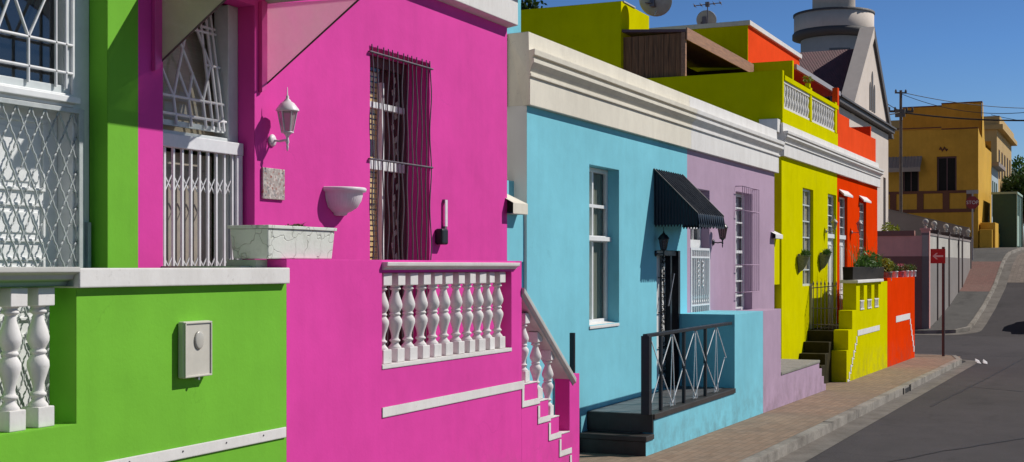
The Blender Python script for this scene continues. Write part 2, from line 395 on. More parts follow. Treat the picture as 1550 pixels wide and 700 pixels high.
M['plum_grey'] = plaster('grey_dado_paint', (.26, .235, .22), grime=0)
M['wall_cream'] = plaster('bone_wall_paint', (.52, .49, .44), grime=0)
M['pil'] = plaster('dark_pilaster_paint', (.11, .085, .08), grime=0)
M['grey_wall'] = plaster('rough_grey_render', (.30, .255, .24), grime=0)
M['ochre'] = plaster('ochre_paint', (.58, .31, .045), mott=.15, grime=0)
M['ochre_lit'] = plaster('sunlit_ochre_paint', (.66, .38, .05), mott=.1, grime=0)  # lighter copy of the ochre: sunlight on the street side put into the colour
M['brown_trim'] = plaster('brown_trim_paint', (.16, .068, .045), grime=0)
M['sand'] = plaster('sand_paint', (.55, .38, .17), grime=0)
M['paleblue'] = plaster('pale_blue_paint', (.42, .5, .55), grime=0)
M['kiosk'] = simple('dark_green_sheet_metal', (.035, .085, .05), .5, var=.15, scale=2)
M['kiosk_trim'] = simple('pale_green_trim', (.34, .45, .36), .5)
M['pole_wood'] = simple('tarred_pole_wood', (.11, .085, .075), .8, var=.3, scale=6)
M['pole_steel'] = simple('brown_steel_post', (.10, .07, .065), .5)
M['sign_red'] = simple('sign_red', (.44, .018, .032), .4, var=.06)
M['sign_shade'] = simple('shaded_sign_red', (.25, .025, .03), .5, var=.1)  # sign red darkened: shade on the stop sign's near face put into the colour
M['sign_white'] = simple('sign_white', (.72, .72, .72), .4, var=.04)
M['wire'] = simple('black_cable', (.012, .012, .014), .6)
M['leaf'] = foliage('shrub_leaves', (.05, .12, .02), (.10, .19, .035))
M['leaf_dark'] = foliage('dark_tree_leaves', (.02, .05, .012), (.055, .10, .02))
M['leaf_yellow'] = foliage('yellow_green_leaves', (.16, .22, .02), (.30, .30, .03))
M['leaf_dry'] = foliage('dry_stems', (.16, .13, .05), (.10, .14, .03))
M['flower'] = foliage('pink_petals', (.65, .08, .2), (.7, .35, .4))
M['bark'] = simple('bark', (.10, .075, .055), .9, var=.3, scale=6, bmp=.03)
M['pot_white'] = simple('white_pot', (.84, .85, .87), .4)
M['pot_grey'] = simple('grey_cement_pot', (.27, .25, .23), .85, var=.2)
M['pot_olive'] = simple('olive_moss_basket', (.24, .26, .15), .9, var=.35, scale=25, bmp=.015)
M['box_black'] = simple('stained_dark_planks', (.022, .018, .015), .8, spec=.15, var=.5, scale=6)
M['litter'] = simple('white_plastic_scrap', (.75, .75, .75), .5)

# ---------------------------------------------------------------- setting: ground, road, pavements
def strip(name, mat, v0, v1, us, zf, label=None):
    mb = MB()
    vs = [(u, v, zf(u)) for u in us for v in (v0(u) if callable(v0) else v0, v1(u) if callable(v1) else v1)]
    mb.add(vs, [[2*i, 2*i+1, 2*i+3, 2*i+2] for i in range(len(us) - 1)])
    o = mb.build(name, mat); tag(o, kind='structure'); return o
def span(a, b, n): return [a + (b - a) * i / n for i in range(n + 1)]
AXU = sorted(set(span(-300, -40, 8) + span(-40, 110, 75) + span(110, 900, 20)))
strip('ground', M['ground'], -500, 700, AXU, lambda u: GR(u) - .30)
AXR = span(-40, 110, 150)
strip('road', M['asphalt'], -3.2, lambda u: 12 if 41 < u < 57.5 else 5.7, AXR, lambda u: GR(u))
strip('cobbled_road', M['cobble'], -3.2, 5.5, span(73, 120, 47), lambda u: GR(u) + .005)
# near pavement with the rounded street corner
KV = 4.05
cc, cr_ = (40.9, 5.35), 1.3
arc = [(cc[0] + cr_*math.cos(R(a)), cc[1] + cr_*math.sin(R(a))) for a in range(-90, 1, 10)]
outline = [(-40 + i, KV) for i in range(81)] + arc + [(42.2, 9.5)]
def ribbon(name, mat, outl, off0, off1, dz0, dz1, gfun=G):
    """strip along an outline; off = inward offset (towards the houses)"""
    def offp(i, d):
        a = Vector((*outl[max(i-1, 0)], 0)); b = Vector((*outl[min(i+1, len(outl)-1)], 0)); t = (b - a).normalized()
        return (outl[i][0] - t.y*d, outl[i][1] + t.x*d)
    mb = MB(); vs = []
    for i in range(len(outl)):
        for d, dz in ((off0, dz0), (off1, dz1)):
            p = offp(i, d); vs.append((p[0], p[1], gfun(p[0]) + dz))
    mb.add(vs, [[2*i, 2*i+1, 2*i+3, 2*i+2] for i in range(len(outl) - 1)])
    return mb
pv = MB()
inner = [(u, v + .16) if u < 41 else (u - .1, v) for u, v in outline]
pts = []
for u in span(-40, 40.9, 81): pts.append(u)
mbp = MB()
vs = [(u, v, G(u)) for u in pts for v in (KV + .14, 6.6)]
mbp.add(vs, [[2*i, 2*i+1, 2*i+3, 2*i+2] for i in range(len(pts) - 1)])
fan = [(40.9, KV + .14)] + [(cc[0] + (cr_-.14)*math.cos(R(a)), cc[1] + (cr_-.14)*math.sin(R(a))) for a in range(-80, 1, 10)] + [(42.06, 9.5), (40.9, 9.5)]
mbp.add([(u, v, G(u)) for u, v in fan], [list(range(len(fan)))])
tag(mbp.build('pavement', M['paving']), kind='structure')
def kerb_stones(name, outl, mat, w=.15, h=.17, gap=.005, step=2.1):
    mb = MB(); L = [0]
    for a, b in zip(outl, outl[1:]): L.append(L[-1] + math.dist(a, b))
    def at(s):
        for i in range(len(L) - 1):
            if s <= L[i+1] + 1e-9:
                t = (s - L[i]) / (L[i+1] - L[i]); a, b = outl[i], outl[i+1]
                return (a[0] + (b[0]-a[0])*t, a[1] + (b[1]-a[1])*t), ((b[0]-a[0])/(L[i+1]-L[i]), (b[1]-a[1])/(L[i+1]-L[i]))
        a, b = outl[-2], outl[-1]; d = math.dist(a, b)
        return b, ((b[0]-a[0])/d, (b[1]-a[1])/d)
    s = 0
    while s < L[-1] - .1:
        e = min(s + step - gap, L[-1]); j = rng.uniform(-.004, .006); jo = rng.uniform(-.005, .005)
        A, ta = at(s); B, tb = at(e); q = []
        for (p, t) in ((A, ta), (B, tb)):
            n = (-t[1], t[0])
            q.append([(p[0] + n[0]*(jo), p[1] + n[1]*(jo)), (p[0] + n[0]*(w+jo), p[1] + n[1]*(w+jo))])
        za, zb = G(A[0]) + .012 + j, G(B[0]) + .012 + j
        mb.prism([(q[0][0][0], q[0][0][1], za-h), (q[0][1][0], q[0][1][1], za-h), (q[0][1][0], q[0][1][1], za), (q[0][0][0]+.0, q[0][0][1], za)],
                 [(q[1][0][0], q[1][0][1], zb-h), (q[1][1][0], q[1][1][1], zb-h), (q[1][1][0], q[1][1][1], zb), (q[1][0][0], q[1][0][1], zb)])
        s += step
    o = mb.build(name, mat); tag(o, kind='structure'); return o
kerb_stones('kerb', outline, M['kerb'])
tag(ribbon('gutter', M['gutter'], outline, -.36, 0, -.134, -.128).build('gutter', M['gutter']), kind='structure')
# far pavement climbing beyond the side street
fcc = (59.0, 7.0)
fout = [(57.3, 12), (57.3, 7.1)] + [(58.8 + 1.5*math.cos(R(a)), 7.12 + 1.5*math.sin(R(a))) for a in range(190, 271, 10)] + \
       [(u, 5.62) for u in span(60, 80, 20)] + [(u, 5.62 - .02*(u-80)**1.3) for u in span(81, 96, 15)]
def far_in(u): 
    return 5.62 if u < 80 else 5.62 - .02*(u-80)**1.3
mf = MB(); us = span(57.45, 69.8, 18)
tag(strip('side_pavement', M['asphalt_path'], lambda u: max(7.12 - math.sqrt(max(0, 1.38**2 - (min(u, 58.8)-58.8)**2)), 5.74) if u < 58.8 else 5.74, 7.6, us, lambda u: G(u)), kind='structure')
tag(strip('side_pavement_end', M['asphalt_path'], 7.0, 12, [57.42, 58.2], lambda u: G(u) - .004), kind='structure')
tag(strip('red_pavement', M['paving_red'], 5.74, 7.6, span(69.8, 77.2, 10), lambda u: G(u)), kind='structure')
tag(strip('upper_pavement', M['asphalt_path'], lambda u: far_in(u) + .12, 9.0, span(77.2, 96, 20), lambda u: G(u)), kind='structure')
kerb_stones('side_kerb', fout, M['kerb'], step=1.2)
tag(ribbon('side_gutter', M['gutter'], fout, -.45, 0, -.134, -.128).build('side_gutter', M['gutter']), kind='structure')
# tar seams and patches on the asphalt
def seam(p, w, name='tar_seam'):
    mb = MB(); P = []
    for i in range(len(p) - 1):
        n = max(2, int(math.dist(p[i], p[i+1]) / .25))
        for k in range(n): P.append((p[i][0] + (p[i+1][0]-p[i][0])*k/n, p[i][1] + (p[i+1][1]-p[i][1])*k/n))
    P.append(p[-1])
    P = [(a + rng.uniform(-.012, .012), b + rng.uniform(-.02, .02)) for a, b in P]
    vs = []
    for i, (a, b) in enumerate(P):
        q = P[min(i+1, len(P)-1)]; r = P[max(i-1, 0)]; tx, ty = q[0]-r[0], q[1]-r[1]; l = math.hypot(tx, ty); ww = w * rng.uniform(.6, 1.25)
        for s in (-1, 1): vs.append((a - ty/l*ww*s, b + tx/l*ww*s, GR(a) + .006))
    mb.add(vs, [[2*i, 2*i+1, 2*i+3, 2*i+2] for i in range(len(P) - 1)])
    tag(mb.build(name, M['tar']), kind='structure')
seam([(15.5, 3.3), (17.2, 2.9), (19.2, 2.2), (21.5, 1.2), (24, .2)], .022)
seam([(26, 3.2), (34, 2.9), (52, 2.4)], .02)
seam([(43.2, 8.5), (44.3, 5), (45, 2), (46, -1)], .035)
seam([(30, 1.2), (31.5, 3.3)], .02)

# ---------------------------------------------------------------- shared builders
BPROF = [(.055, .0), (.055, .012), (.042, .03), (.032, .045), (.03, .06), (.046, .072), (.046, .085), (.031, .10), (.030, .125), (.037, .165), (.052, .22), (.062, .262), (.060, .295),
         (.045, .325), (.036, .338), (.047, .348), (.047, .362), (.036, .372), (.046, .39), (.060, .425), (.062, .455), (.052, .50), (.037, .55), (.029, .585), (.028, .60), (.047, .612), (.047, .625), (.035, .64), (.05, .655)]
def baluster(parent, u, v, z0, z1, ref=None, block=.062):
    """turned baluster with square blocks; base centre at (u, v, z0)"""
    o = ORG[parent]
    if ref is not None:
        c = copy_part(ref, parent, (u-o.x + rng.uniform(-.004, .004), v-o.y + rng.uniform(-.005, .005), z0-o.z)); c.rotation_euler = (R(rng.uniform(-.5, .5)), R(rng.uniform(-.6, .6)), R(rng.uniform(-4, 4))); return c
    H = z1 - z0; b0, b1 = .115, .105; k = (H - b0 - b1) / .655
    mb = MB(); mb.box(-block, block, -block, block, 0, b0); mb.box(-block*1.02, block*1.02, -block*1.02, block*1.02, H - b1, H)
    mb.lathe([(r*1.0, b0 + z*k) for r, z in BPROF], (0, 0, 0), 20)
    m = mb.build('baluster', M['baluster'], None, bevel=.005); m.parent = parent; m.location = (u-o.x, v-o.y, z0-o.z); return m
def moulding(mb, prof, u0, u1, w0=0.0, w1=0.0, vref=None):
    """cornice run along u; prof = [(v, z)...]; ends are returned outwards in proportion to the projection when w0/w1"""
    n = len(prof)
    a = [(u0 - max(0, vref - v)*w0 if vref else u0, v, z) for v, z in prof]; b = [(u1 + max(0, vref - v)*w1 if vref else u1, v, z) for v, z in prof]
    mb.prism(a, b)
def window(house, u0, u1, z0, z1, v, frame=.055, mull=(), rails=(), fmat=None, gmat=None, curtain=None, depth=.05, label=None, cd=.06):
    fmat = fmat or M['wood_white']; gmat = gmat or M['glass']
    mb = MB(); mb.box(u0, u0+frame, v, v+depth, z0, z1); mb.box(u1-frame, u1, v, v+depth, z0, z1)
    mb.box(u0+frame, u1-frame, v+.002, v+depth, z0, z0+frame); mb.box(u0+frame, u1-frame, v+.002, v+depth, z1-frame, z1)
    for s, w in mull: mb.box(u0+(u1-u0)*s-w/2, u0+(u1-u0)*s+w/2, v+.006, v+depth-.004, z0+frame, z1-frame)
    for t, w in rails: mb.box(u0+frame, u1-frame, v+.004-(.02 if w > .06 else 0), v+depth-.003, z0+(z1-z0)*t-w/2, z0+(z1-z0)*t+w/2)
    o = mb.build('window', fmat, house, bevel=.004)
    if label: o['label'] = label
    MB().quad((u0+.01, v+depth*.6, z0+.01), (u1-.01, v+depth*.6, z0+.01), (u1-.01, v+depth*.6, z1-.01), (u0+.01, v+depth*.6, z1-.01)).build('pane', gmat, o)
    if curtain:
        for (s0, s1, mt, nm) in curtain:
            c = MB(); a, b = u0+(u1-u0)*s0, u0+(u1-u0)*s1; n = max(6, int((b-a)/.02)); vs = []
            for i in range(n + 1):
                u = a + (b-a)*i/n; w = v + depth + cd + min(.018, cd*.8)*math.sin(u*62) + .008*math.sin(u*151+1)
                vs += [(u, w, z0-.02), (u, w, z1+.02)]
            c.add(vs, [[2*i, 2*i+1, 2*i+3, 2*i+2] for i in range(n)], True); c.build(nm, mt, o)
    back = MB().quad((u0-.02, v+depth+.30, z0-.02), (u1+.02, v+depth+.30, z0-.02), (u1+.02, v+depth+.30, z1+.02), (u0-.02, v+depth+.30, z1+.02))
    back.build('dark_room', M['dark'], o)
    return o
def lantern(name, label, u, v, z, matf, matg, arm=.15, s=1.0, hang=False, group=None, drop=None):
    """wall lantern: back plate, arm, glazed lantern. v = wall plane, z = arm height"""
    t = thing(name, label, 'lamp', (u, v, z), group)
    vl = v - arm
    MB().lathe([(.001, 0), (.052*s, .0), (.056*s, .012), (.04*s, .024), (.018*s, .03), (.001, .032)], (0, 0, 0), 16).build('back_plate', matf, t, org=(0, 0, 0)).rotation_euler = (R(90), 0, 0)
    a = MB(); a.tube([(u, v-.02, z), (u, v-arm*.5, z-.01*s), (u, vl, z)], .011*s, 8)
    a.lathe([(.001, -.10*s), (.006*s, -.095*s), (.012*s, -.06*s), (.007*s, -.045*s), (.018*s, -.02*s), (.012*s, .01*s), (.014*s, .03*s), (.03*s, .05*s), (.045*s, .062*s), (.001, .064*s)], (u, vl, z), 12)
    a.build('arm', matf, t)
    zb = z + .065*s
    MB().lathe([(.046*s, 0), (.082*s, .19*s), (.001, .191*s)], (u, vl, zb), 6, smooth=False).build('glass', matg, t)
    f = MB()
    for k in range(6):
        c, sn = math.cos(k*math.pi/3), math.sin(k*math.pi/3)
        f.tube([(u+.049*s*c, vl+.049*s*sn, zb), (u+.086*s*c, vl+.086*s*sn, zb+.19*s)], .006*s, 5)
    for r, zz in ((.05, 0), (.088, .19)):
        f.tube([(u+r*s*math.cos(k*math.pi/3), vl+r*s*math.sin(k*math.pi/3), zb+zz*s) for k in range(7)], .008*s, 5)
    f.build('lantern_frame', matf, t)
    MB().lathe([(.105*s, .19*s), (.102*s, .205*s), (.06*s, .26*s), (.034*s, .275*s), (.03*s, .285*s), (.012*s, .30*s), (.016*s, .315*s), (.006*s, .33*s), (.003*s, .40*s), (.0005, .402*s)], (u, vl, zb), 12).build('lantern_cap', matf, t)
    return t
def leaves(mb, c, rad, n, size, r, up=.3, shell=.0):
    for _ in range(n):
        while True:
            d = Vector((r.uniform(-1, 1), r.uniform(-1, 1), r.uniform(-1, 1)))
            if shell < d.length < 1: break
        p = Vector(c) + Vector((d.x*rad[0], d.y*rad[1], d.z*rad[2]))
        a = Vector((r.uniform(-1, 1), r.uniform(-1, 1), r.uniform(-.6, 1))).normalized(); b = a.cross(Vector((r.uniform(-1, 1), r.uniform(-1, 1), r.uniform(-1, 1)))).normalized()
        s = size * r.uniform(.6, 1.3); w = s*.42
        mb.add([p - a*s*.5, p + b*w*.5, p + a*s*.5, p - b*w*.5], [[0, 1, 2, 3]])
def blades(mb, c, spread, n, h, r, w=.012, fall=.5):
    for _ in range(n):
        an = r.uniform(0, 2*math.pi); l = h*r.uniform(.5, 1.15); k = r.uniform(.1, 1)*spread
        p0 = Vector(c) + Vector((r.uniform(-1, 1)*spread*.25, r.uniform(-1, 1)*spread*.25, 0))
        d = Vector((math.cos(an), math.sin(an), 0)); sd = Vector((-d.y, d.x, 0))*w
        p1 = p0 + d*k*.4 + Vector((0, 0, l*.7)); p2 = p0 + d*k + Vector((0, 0, l*(1-fall*r.random())))
        mb.add([p0-sd, p0+sd, p1+sd*.8, p1-sd*.8, p2], [[0, 1, 2, 3], [3, 2, 4]])

def fan_grille(s0, s1, z0, z1, vlow, vtop, mat, parent, r=.011, dense=True):
    """white burglar bars of a fanlight, drawn in (s, t) and bent onto a slightly tilted plane"""
    mb = MB()
    def P(s, t): return (s0 + (s1-s0)*s, vlow + (vtop-vlow)*t, z0 + (z1-z0)*t)
    segs = []
    for t in (.075, .21): segs.append([(0, t), (1, t)])
    for s in (.885, .955, .045, .115): segs.append([(s, 0), (s, 1)])
    for t in (.50, .80): segs += [[(.80, t), (1, t)], [(0, t), (.2, t)]]
    segs += [[(0, .76), (1, .76)], [(.80, 0), (.80, 1)]] if dense else []
    segs += [[(.70, 0), (.70, .21), (.865, .50), (.62, 1.0)], [(.30, 0), (.30, .21), (.135, .50), (.38, 1.0)],
             [(.70, .21), (.46, .66), (.30, 1.0)], [(.30, .21), (.54, .66), (.70, 1.0)], [(.5, 0), (.5, .21), (.40, .42)], [(.5, .21), (.60, .42)], [(0, .97), (1, .97)]]
    for sg in segs: mb.tube([P(*q) for q in sg], r, 6)
    return mb.build('fanlight_grille', mat, parent)

# ================================================================ GREEN HOUSE
UB = UX(209, VF)                      # boundary green | pink
gh = thing('green_house', 'bright green house front with white lattice security gate, cut by the left edge', 'house', (4.5, VF, G(4.5)))
gd = (5.42, 7.09, -1.15, 2.6)
mb = MB(); wall(mb, 1.2, UB, -3, 3.6, VF, [(*gd, .16)]); body(mb, 1.2, UB, VF, VF+8, -3, 3.6, right=False); mb.build('wall', M['green'], gh)
v = VF + .16
f = MB(); f.box(6.93, 7.09, v, v+.14, -1.15, 2.6); f.box(5.42, 5.58, v, v+.14, -1.15, 2.6)
f.box(5.58, 6.93, v-.01, v+.12, 1.075, 1.165); f.box(5.58, 6.95, v-.055, v-.01, 1.10, 1.145)
door = f.build('door_frame', M['wood_white'], gh, bevel=.006)
fg = MB(); fg.box(5.58, 5.64, v+.02, v+.08, 1.165, 2.6); fg.box(6.86, 6.93, v+.02, v+.08, 1.165, 2.6); fg.box(5.64, 6.86, v+.02, v+.08, 1.165, 1.22)
fl = fg.build('fanlight', M['wood_grey'], gh, bevel=.004)
MB().quad((5.6, v+.07, 1.2), (6.9, v+.07, 1.2), (6.9, v+.07, 2.6), (5.6, v+.07, 2.6)).build('pane', M['glass_dark'], fl)
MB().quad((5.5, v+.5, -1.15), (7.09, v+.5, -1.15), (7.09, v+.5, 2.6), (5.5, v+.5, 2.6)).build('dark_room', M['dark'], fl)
fan_grille(5.60, 6.93, 1.20, 2.62, v+.005, v+.005, M['gate_white'], fl, dense=False)
# white panelled door behind the gate
pd = MB(); pd.box(5.58, 6.93, v+.135, v+.175, -1.15, 1.075)
def raised(mb, a, b, c, d, vv, w=.022, t=.02):
    for (x0, x1, y0, y1) in ((a, b, c, c+w), (a, b, d-w, d), (a, a+w, c+w, d-w), (b-w, b, c+w, d-w)): mb.box(x0, x1, vv-t, vv+.003, y0, y1)
    mb.box(a+.06, b-.06, vv-t*.6, vv+.003, c+.06, d-.06)
for a, b in ((5.68, 6.20), (6.30, 6.80)):
    for c, d in ((-1.02, -.45), (-.36, .06), (.16, .42), (.50, .98)): raised(pd, a, b, c, d, v+.135)
pd.build('door', M['wood_white'], gh, bevel=.004)
# lattice gate
lg = MB(); gx0, gx1, gz0, gz1 = 5.56, 6.95, -1.14, 1.05
W = .0625; P_ = .235; n = int((gx1-gx0)/W)
for i in range(n + 1):
    s = 1 if i % 2 else -1; pts = []
    K = int((gz1-gz0)/P_*14)
    for k in range(K + 1):
        z = gz0 + (gz1-gz0)*k/K; ph = (z-gz0)/P_*2*math.pi
        tri = 2/math.pi*math.asin(math.sin(ph)*.985); w = .45*tri + .52*math.sin(ph) + .13*math.sin(5*ph)
        pts.append((gx0 + W*(i+.5*0) + s*w*W*.5*.92, v-.018, z))
    lg.tube(pts, .0072, 6)
lat = lg.build('lattice_gate', M['lattice'], gh)
fr = MB(); fr.box(5.50, 5.55, v-.04, v, -1.15, 1.07); fr.box(6.95, 7.0, v-.04, v, -1.15, 1.07); fr.box(5.55, 6.95, v-.042, v, 1.035, 1.068); fr.box(7.03, 7.06, v-.045, v, -1.0, .3)
fr.build('gate_frame', M['lattice'], gh, bevel=.003)

# green stoop
gs = thing('green_stoop', 'lime green stoop wall with white coping and chunky white balusters at the left', 'porch', (5.5, VS, G(5.5)))
UD = UX(433.5, VS)                    # green | pink divider
op = (4.0, 5.82, -.90, -.115, .20)
mb = MB(); wall(mb, 2.0, UD, -3, -.115, VS, [op])
mb.quad((2.0, VS+.2, -3), (UD, VS+.2, -3), (UD, VS+.2, -.90), (2.0, VS+.2, -.90)); mb.quad((5.82, VS+.2, -.9), (UD, VS+.2, -.9), (UD, VS+.2, -.115), (5.82, VS+.2, -.115)); mb.quad((2.0, VS+.2, -.9), (4.0, VS+.2, -.9), (4.0, VS+.2, -.115), (2.0, VS+.2, -.115))
mb.quad((UD, VS, -3), (UD, VS+.2, -3), (UD, VS+.2, -.115), (UD, VS, -.115))
mb.build('parapet_wall', M['green'], gs)
mb = MB(); mb.box(5.80, UX(438, VS-.04), VS-.045, VS+.26, -.125, -.012); mb.build('coping', M['white'], gs, bevel=.006)
mb = MB(); mb.prism([(2.0, a, b) for a, b in ((VS+.25, -.115), (VS+.05, -.115), (VS+.04, -.09), (VS-.0, -.075), (VS-.01, -.05), (VS-.05, -.035), (VS-.05, -.005), (VS+.25, -.005))],
                    [(5.80, a, b) for a, b in ((VS+.25, -.115), (VS+.05, -.115), (VS+.04, -.09), (VS-.0, -.075), (VS-.01, -.05), (VS-.05, -.035), (VS-.05, -.005), (VS+.25, -.005))])
mb.build('moulded_rail', M['greywhite'], gs, bevel=.003)
mb = MB(); mb.box(2.0, UX(431, VS), VS-.014, VS-.002, -1.222, -1.147); st = mb.build('trim_stripe', M['white'], gs, bevel=.003)
for u in (6.25, 6.75, 7.2, 7.62): MB().tube([(u, VS-.018, -1.175), (u, VS-.012, -1.175)], .006, 8).build('nail_head', M['wrought'], st)
bl = None
for i in range(7):
    o = baluster(gs, 5.63 - .212*i, VS+.10, -.90, -.117, bl); bl = bl or o
MB().box(2.0, 7.66, VS+.2, VF, -3, -1.152).build('floor', M['tile_top'], gs)

# ================================================================ PINK HOUSE
ph = thing('pink_house', 'hot pink house front with white concertina gate and wavy iron window bars', 'house', (10.5, VF, G(10.5)))
UP1 = UX(767.5, VF)
pdr = (7.67, 8.79, -1.15, 2.09); pw = (UX(560, VF), UX(650, VF), -1.0, 2.04)
mb = MB(); wall(mb, UB, UP1, -3, 3.0, VF, [(*pdr, .16), (*pw, .26)]); body(mb, UB, UP1, VF, VF+8, -3, 3.0, left=False, right=False, zr=2.9); mb.build('wall', M['pink'], ph)
MB().quad((UP1, VF+.002, -3), (UP1, VF+8, -3), (UP1, VF+8, 3.0), (UP1, VF+.002, 3.0)).build('end_wall', M['white'], ph)
mb = MB(); mb.prism([(UB, a, b) for a, b in ((VF+.06, 2.70), (VF-.12, 2.73), (VF-.12, 3.03), (VF+.06, 3.03))], [(UP1+.04, a, b) for a, b in ((VF+.06, 2.70), (VF-.12, 2.73), (VF-.12, 3.03), (VF+.06, 3.03))])
mb.build('cornice', M['white'], ph, bevel=.006)
MB().box(UB, UP1+.07, VF-.16, VF+.1, 3.032, 3.09).build('cornice_cap', M['frame_brown'], ph)
v = VF + .16
f = MB(); f.box(8.66, 8.79, v, v+.14, -1.15, 2.09); f.box(7.67, 7.74, v, v+.14, -1.15, 2.09); f.box(7.74, 8.66, v, v+.1, .985, 1.02)
f.build('door_frame', M['wood_grey'], ph, bevel=.006)
fg = MB(); fg.box(7.79, 8.61, v+.021, v+.05, 1.06, 1.10); tl = .17
for s0, s1, t0, t1 in ((7.75, 7.79, 0, 1), (8.61, 8.65, 0, 1)):
    fg.prism([(s0, v+.02, 1.06), (s1, v+.02, 1.06), (s1, v+.05, 1.06), (s0, v+.05, 1.06)], [(s0, v+.02+tl, 2.12), (s1, v+.02+tl, 2.12), (s1, v+.05+tl, 2.12), (s0, v+.05+tl, 2.12)])
fl = fg.build('fanlight', M['wood_grey'], ph)
MB().quad((7.76, v+.05, 1.06), (8.64, v+.05, 1.06), (8.64, v+.05+tl, 2.12), (7.76, v+.05+tl, 2.12)).build('pane', M['glass'], fl)
MB().quad((7.6, v+.12, 1.0), (9.0, v+.12, 1.0), (9.0, v+.36, 2.2), (7.6, v+.36, 2.2)).build('blind', M['blind_taupe'], fl)
fan_grille(7.755, 8.645, 1.07, 2.10, v+.0, v+tl-.02, M['gate_white'], fl, .0125)
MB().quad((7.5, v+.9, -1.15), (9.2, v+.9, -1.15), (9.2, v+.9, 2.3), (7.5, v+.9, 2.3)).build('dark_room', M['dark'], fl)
d = MB(); d.box(7.92, 8.66, v+.16, v+.2, -1.15, .88); d.box(8.02, 8.56, v+.15, v+.162, -.95, -.2); d.box(8.02, 8.56, v+.15, v+.162, -.05, .75)
dd = d.build('door', M['door_taupe'], ph, bevel=.004)
hd = MB(); hd.sphere((7.98, v+.13, -.12), .025); hd.box(7.965, 7.995, v+.15, v+.158, -.2, -.02); hd.build('door_handle', M['black'], dd)
g = MB(); g.box(7.66, 8.77, v-.07, v-.005, .885, .985); g.box(8.69, 8.765, v-.065, v-.004, -1.15, .885); g.box(7.672, 7.70, v-.065, v-.004, -1.15, .885)
g.build('gate_frame', M['gate_white'], ph, bevel=.006)
g = MB(); nb = 10
for i in range(nb):
    u = 7.735 + (8.665-7.735)*i/(nb-1)
    g.box(u-.010, u+.010, v-.042, v-.022, -1.14, .885)
    if i < nb - 1:
        du = (8.665-7.735)/(nb-1)
        for zc in (.62, .0, -.62):
            g.bar((u+.012, v-.030, zc-.06), (u+du*.9, v-.030, zc+.07), .008); g.bar((u+.012, v-.022, zc+.065), (u+du*.9, v-.022, zc-.05), .008)
g.build('concertina_gate', M['gate_white'], ph)
lk = MB(); lk.box(8.70, 8.75, v-.09, v-.066, -.08, .03); lk.build('gate_lock', M['black'], ph)

# pink window
u0, u1, z0, z1 = pw; v = VF + .262
wn = MB(); w_ = u1 - u0; um = UX(577, v+.01)
wn.box(u0, u0+.06, v, v+.06, z0, z1); wn.box(u1-.05, u1, v, v+.06, z0, z1); wn.box(u0+.06, u1-.05, v+.002, v+.06, z1-.10, z1); wn.box(u0+.06, u1-.05, v+.002, v+.06, z0, z0+.08)
win = wn.build('window', M['frame_brown'], ph, bevel=.004)
mm = MB(); mm.box(um-.022, um+.022, v-.012, v+.05, z0+.08, 1.80)
zr1, zr2 = ZY(164, 11.4, v), ZY(253, 11.4, v)
mm.box(u0+.06, um-.022, v-.006, v+.05, zr1-.03, zr1+.03); mm.box(um+.022, u1-.05, v-.006, v+.05, zr1-.03, zr1+.03)
mm.box(u0+.06, um-.022, v-.006, v+.05, zr2-.045, zr2+.045); mm.box(um+.022, u1-.05, v-.006, v+.05, zr2-.045, zr2+.045)
mm.build('glazing_bars', M['wood_white'], win, bevel=.004)
MB().quad((u0+.02, v+.03, z0), (u1-.02, v+.03, z0), (u1-.02, v+.03, z1), (u0+.02, v+.03, z1)).build('pane', M['glass'], win)
sl = MB()
zz = z0
while zz < zr1 + .32:
    if not (zr2+.05 < zz < zr2+.22): sl.box(u0, um-.02, v+.050, v+.056, zz, zz+.036)
    zz += .052
for s in (.25, .5, .75):
    uu = u0 + (um-u0)*s; sl.box(uu-.006, uu+.006, v+.045, v+.0495, z0, zr1+.34)
sl.build('cane_blind', M['cane'], win)
cu = MB(); vs = []; a, b = um-.02, u1; n = 40
for i in range(n + 1):
    u = a + (b-a)*i/n; w = v+.10+.014*math.sin(u*70); vs += [(u, w, z0), (u, w, z1)]
cu.add(vs, [[2*i, 2*i+1, 2*i+3, 2*i+2] for i in range(n)], True); cu.build('curtain', M['curtain_brown'], win)
pt = MB(); r = random.Random(3)
for s in range(24):
    zc = z0 + .15 + s*.118; uc = u1 - .13 + .045*math.sin(s*1.9)
    a = r.uniform(-.6, .6); pt.add([(uc-.02, v+.062, zc-.038), (uc+.034, v+.062, zc-.016+a*.02), (uc+.02, v+.062, zc+.042), (uc-.03, v+.062, zc+.016)], [[0, 1, 2, 3]])
pt.tube([(u1-.13+.03*math.sin(k*.9), v+.078, z0+.1+k*.09) for k in range(31)], .004, 4)
pt.build('petal_string', M['petal'], win)
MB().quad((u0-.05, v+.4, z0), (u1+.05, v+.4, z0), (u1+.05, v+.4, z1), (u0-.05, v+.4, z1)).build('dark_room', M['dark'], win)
gr = MB(); vg = VF - .016; nb = 13
for i in range(nb):
    u = u0 + .025 + (w_-.03)*i/(nb-1); phs = (i % 4)*1.6; amp = .012 if i % 3 else .018
    gr.tube([(u + amp*math.sin((z0+k*.06)*8.5+phs), vg, z0+.02+k*(z1-z0+.0)/50) for k in range(51)], .0062, 6)
for zc in (z1-.055, ZY(248, 11.2, vg)): gr.tube([(u0-.04, vg-.006, zc), (u1+.03, vg-.006, zc)], .010, 6)
for zc in (z1-.055, ZY(248, 11.2, vg)):
    for u in (u0-.03, u1+.02): gr.tube([(u, vg-.008, zc), (u, VF+.01, zc)], .009, 6)
gr.build('wavy_grille', M['wrought'], win)

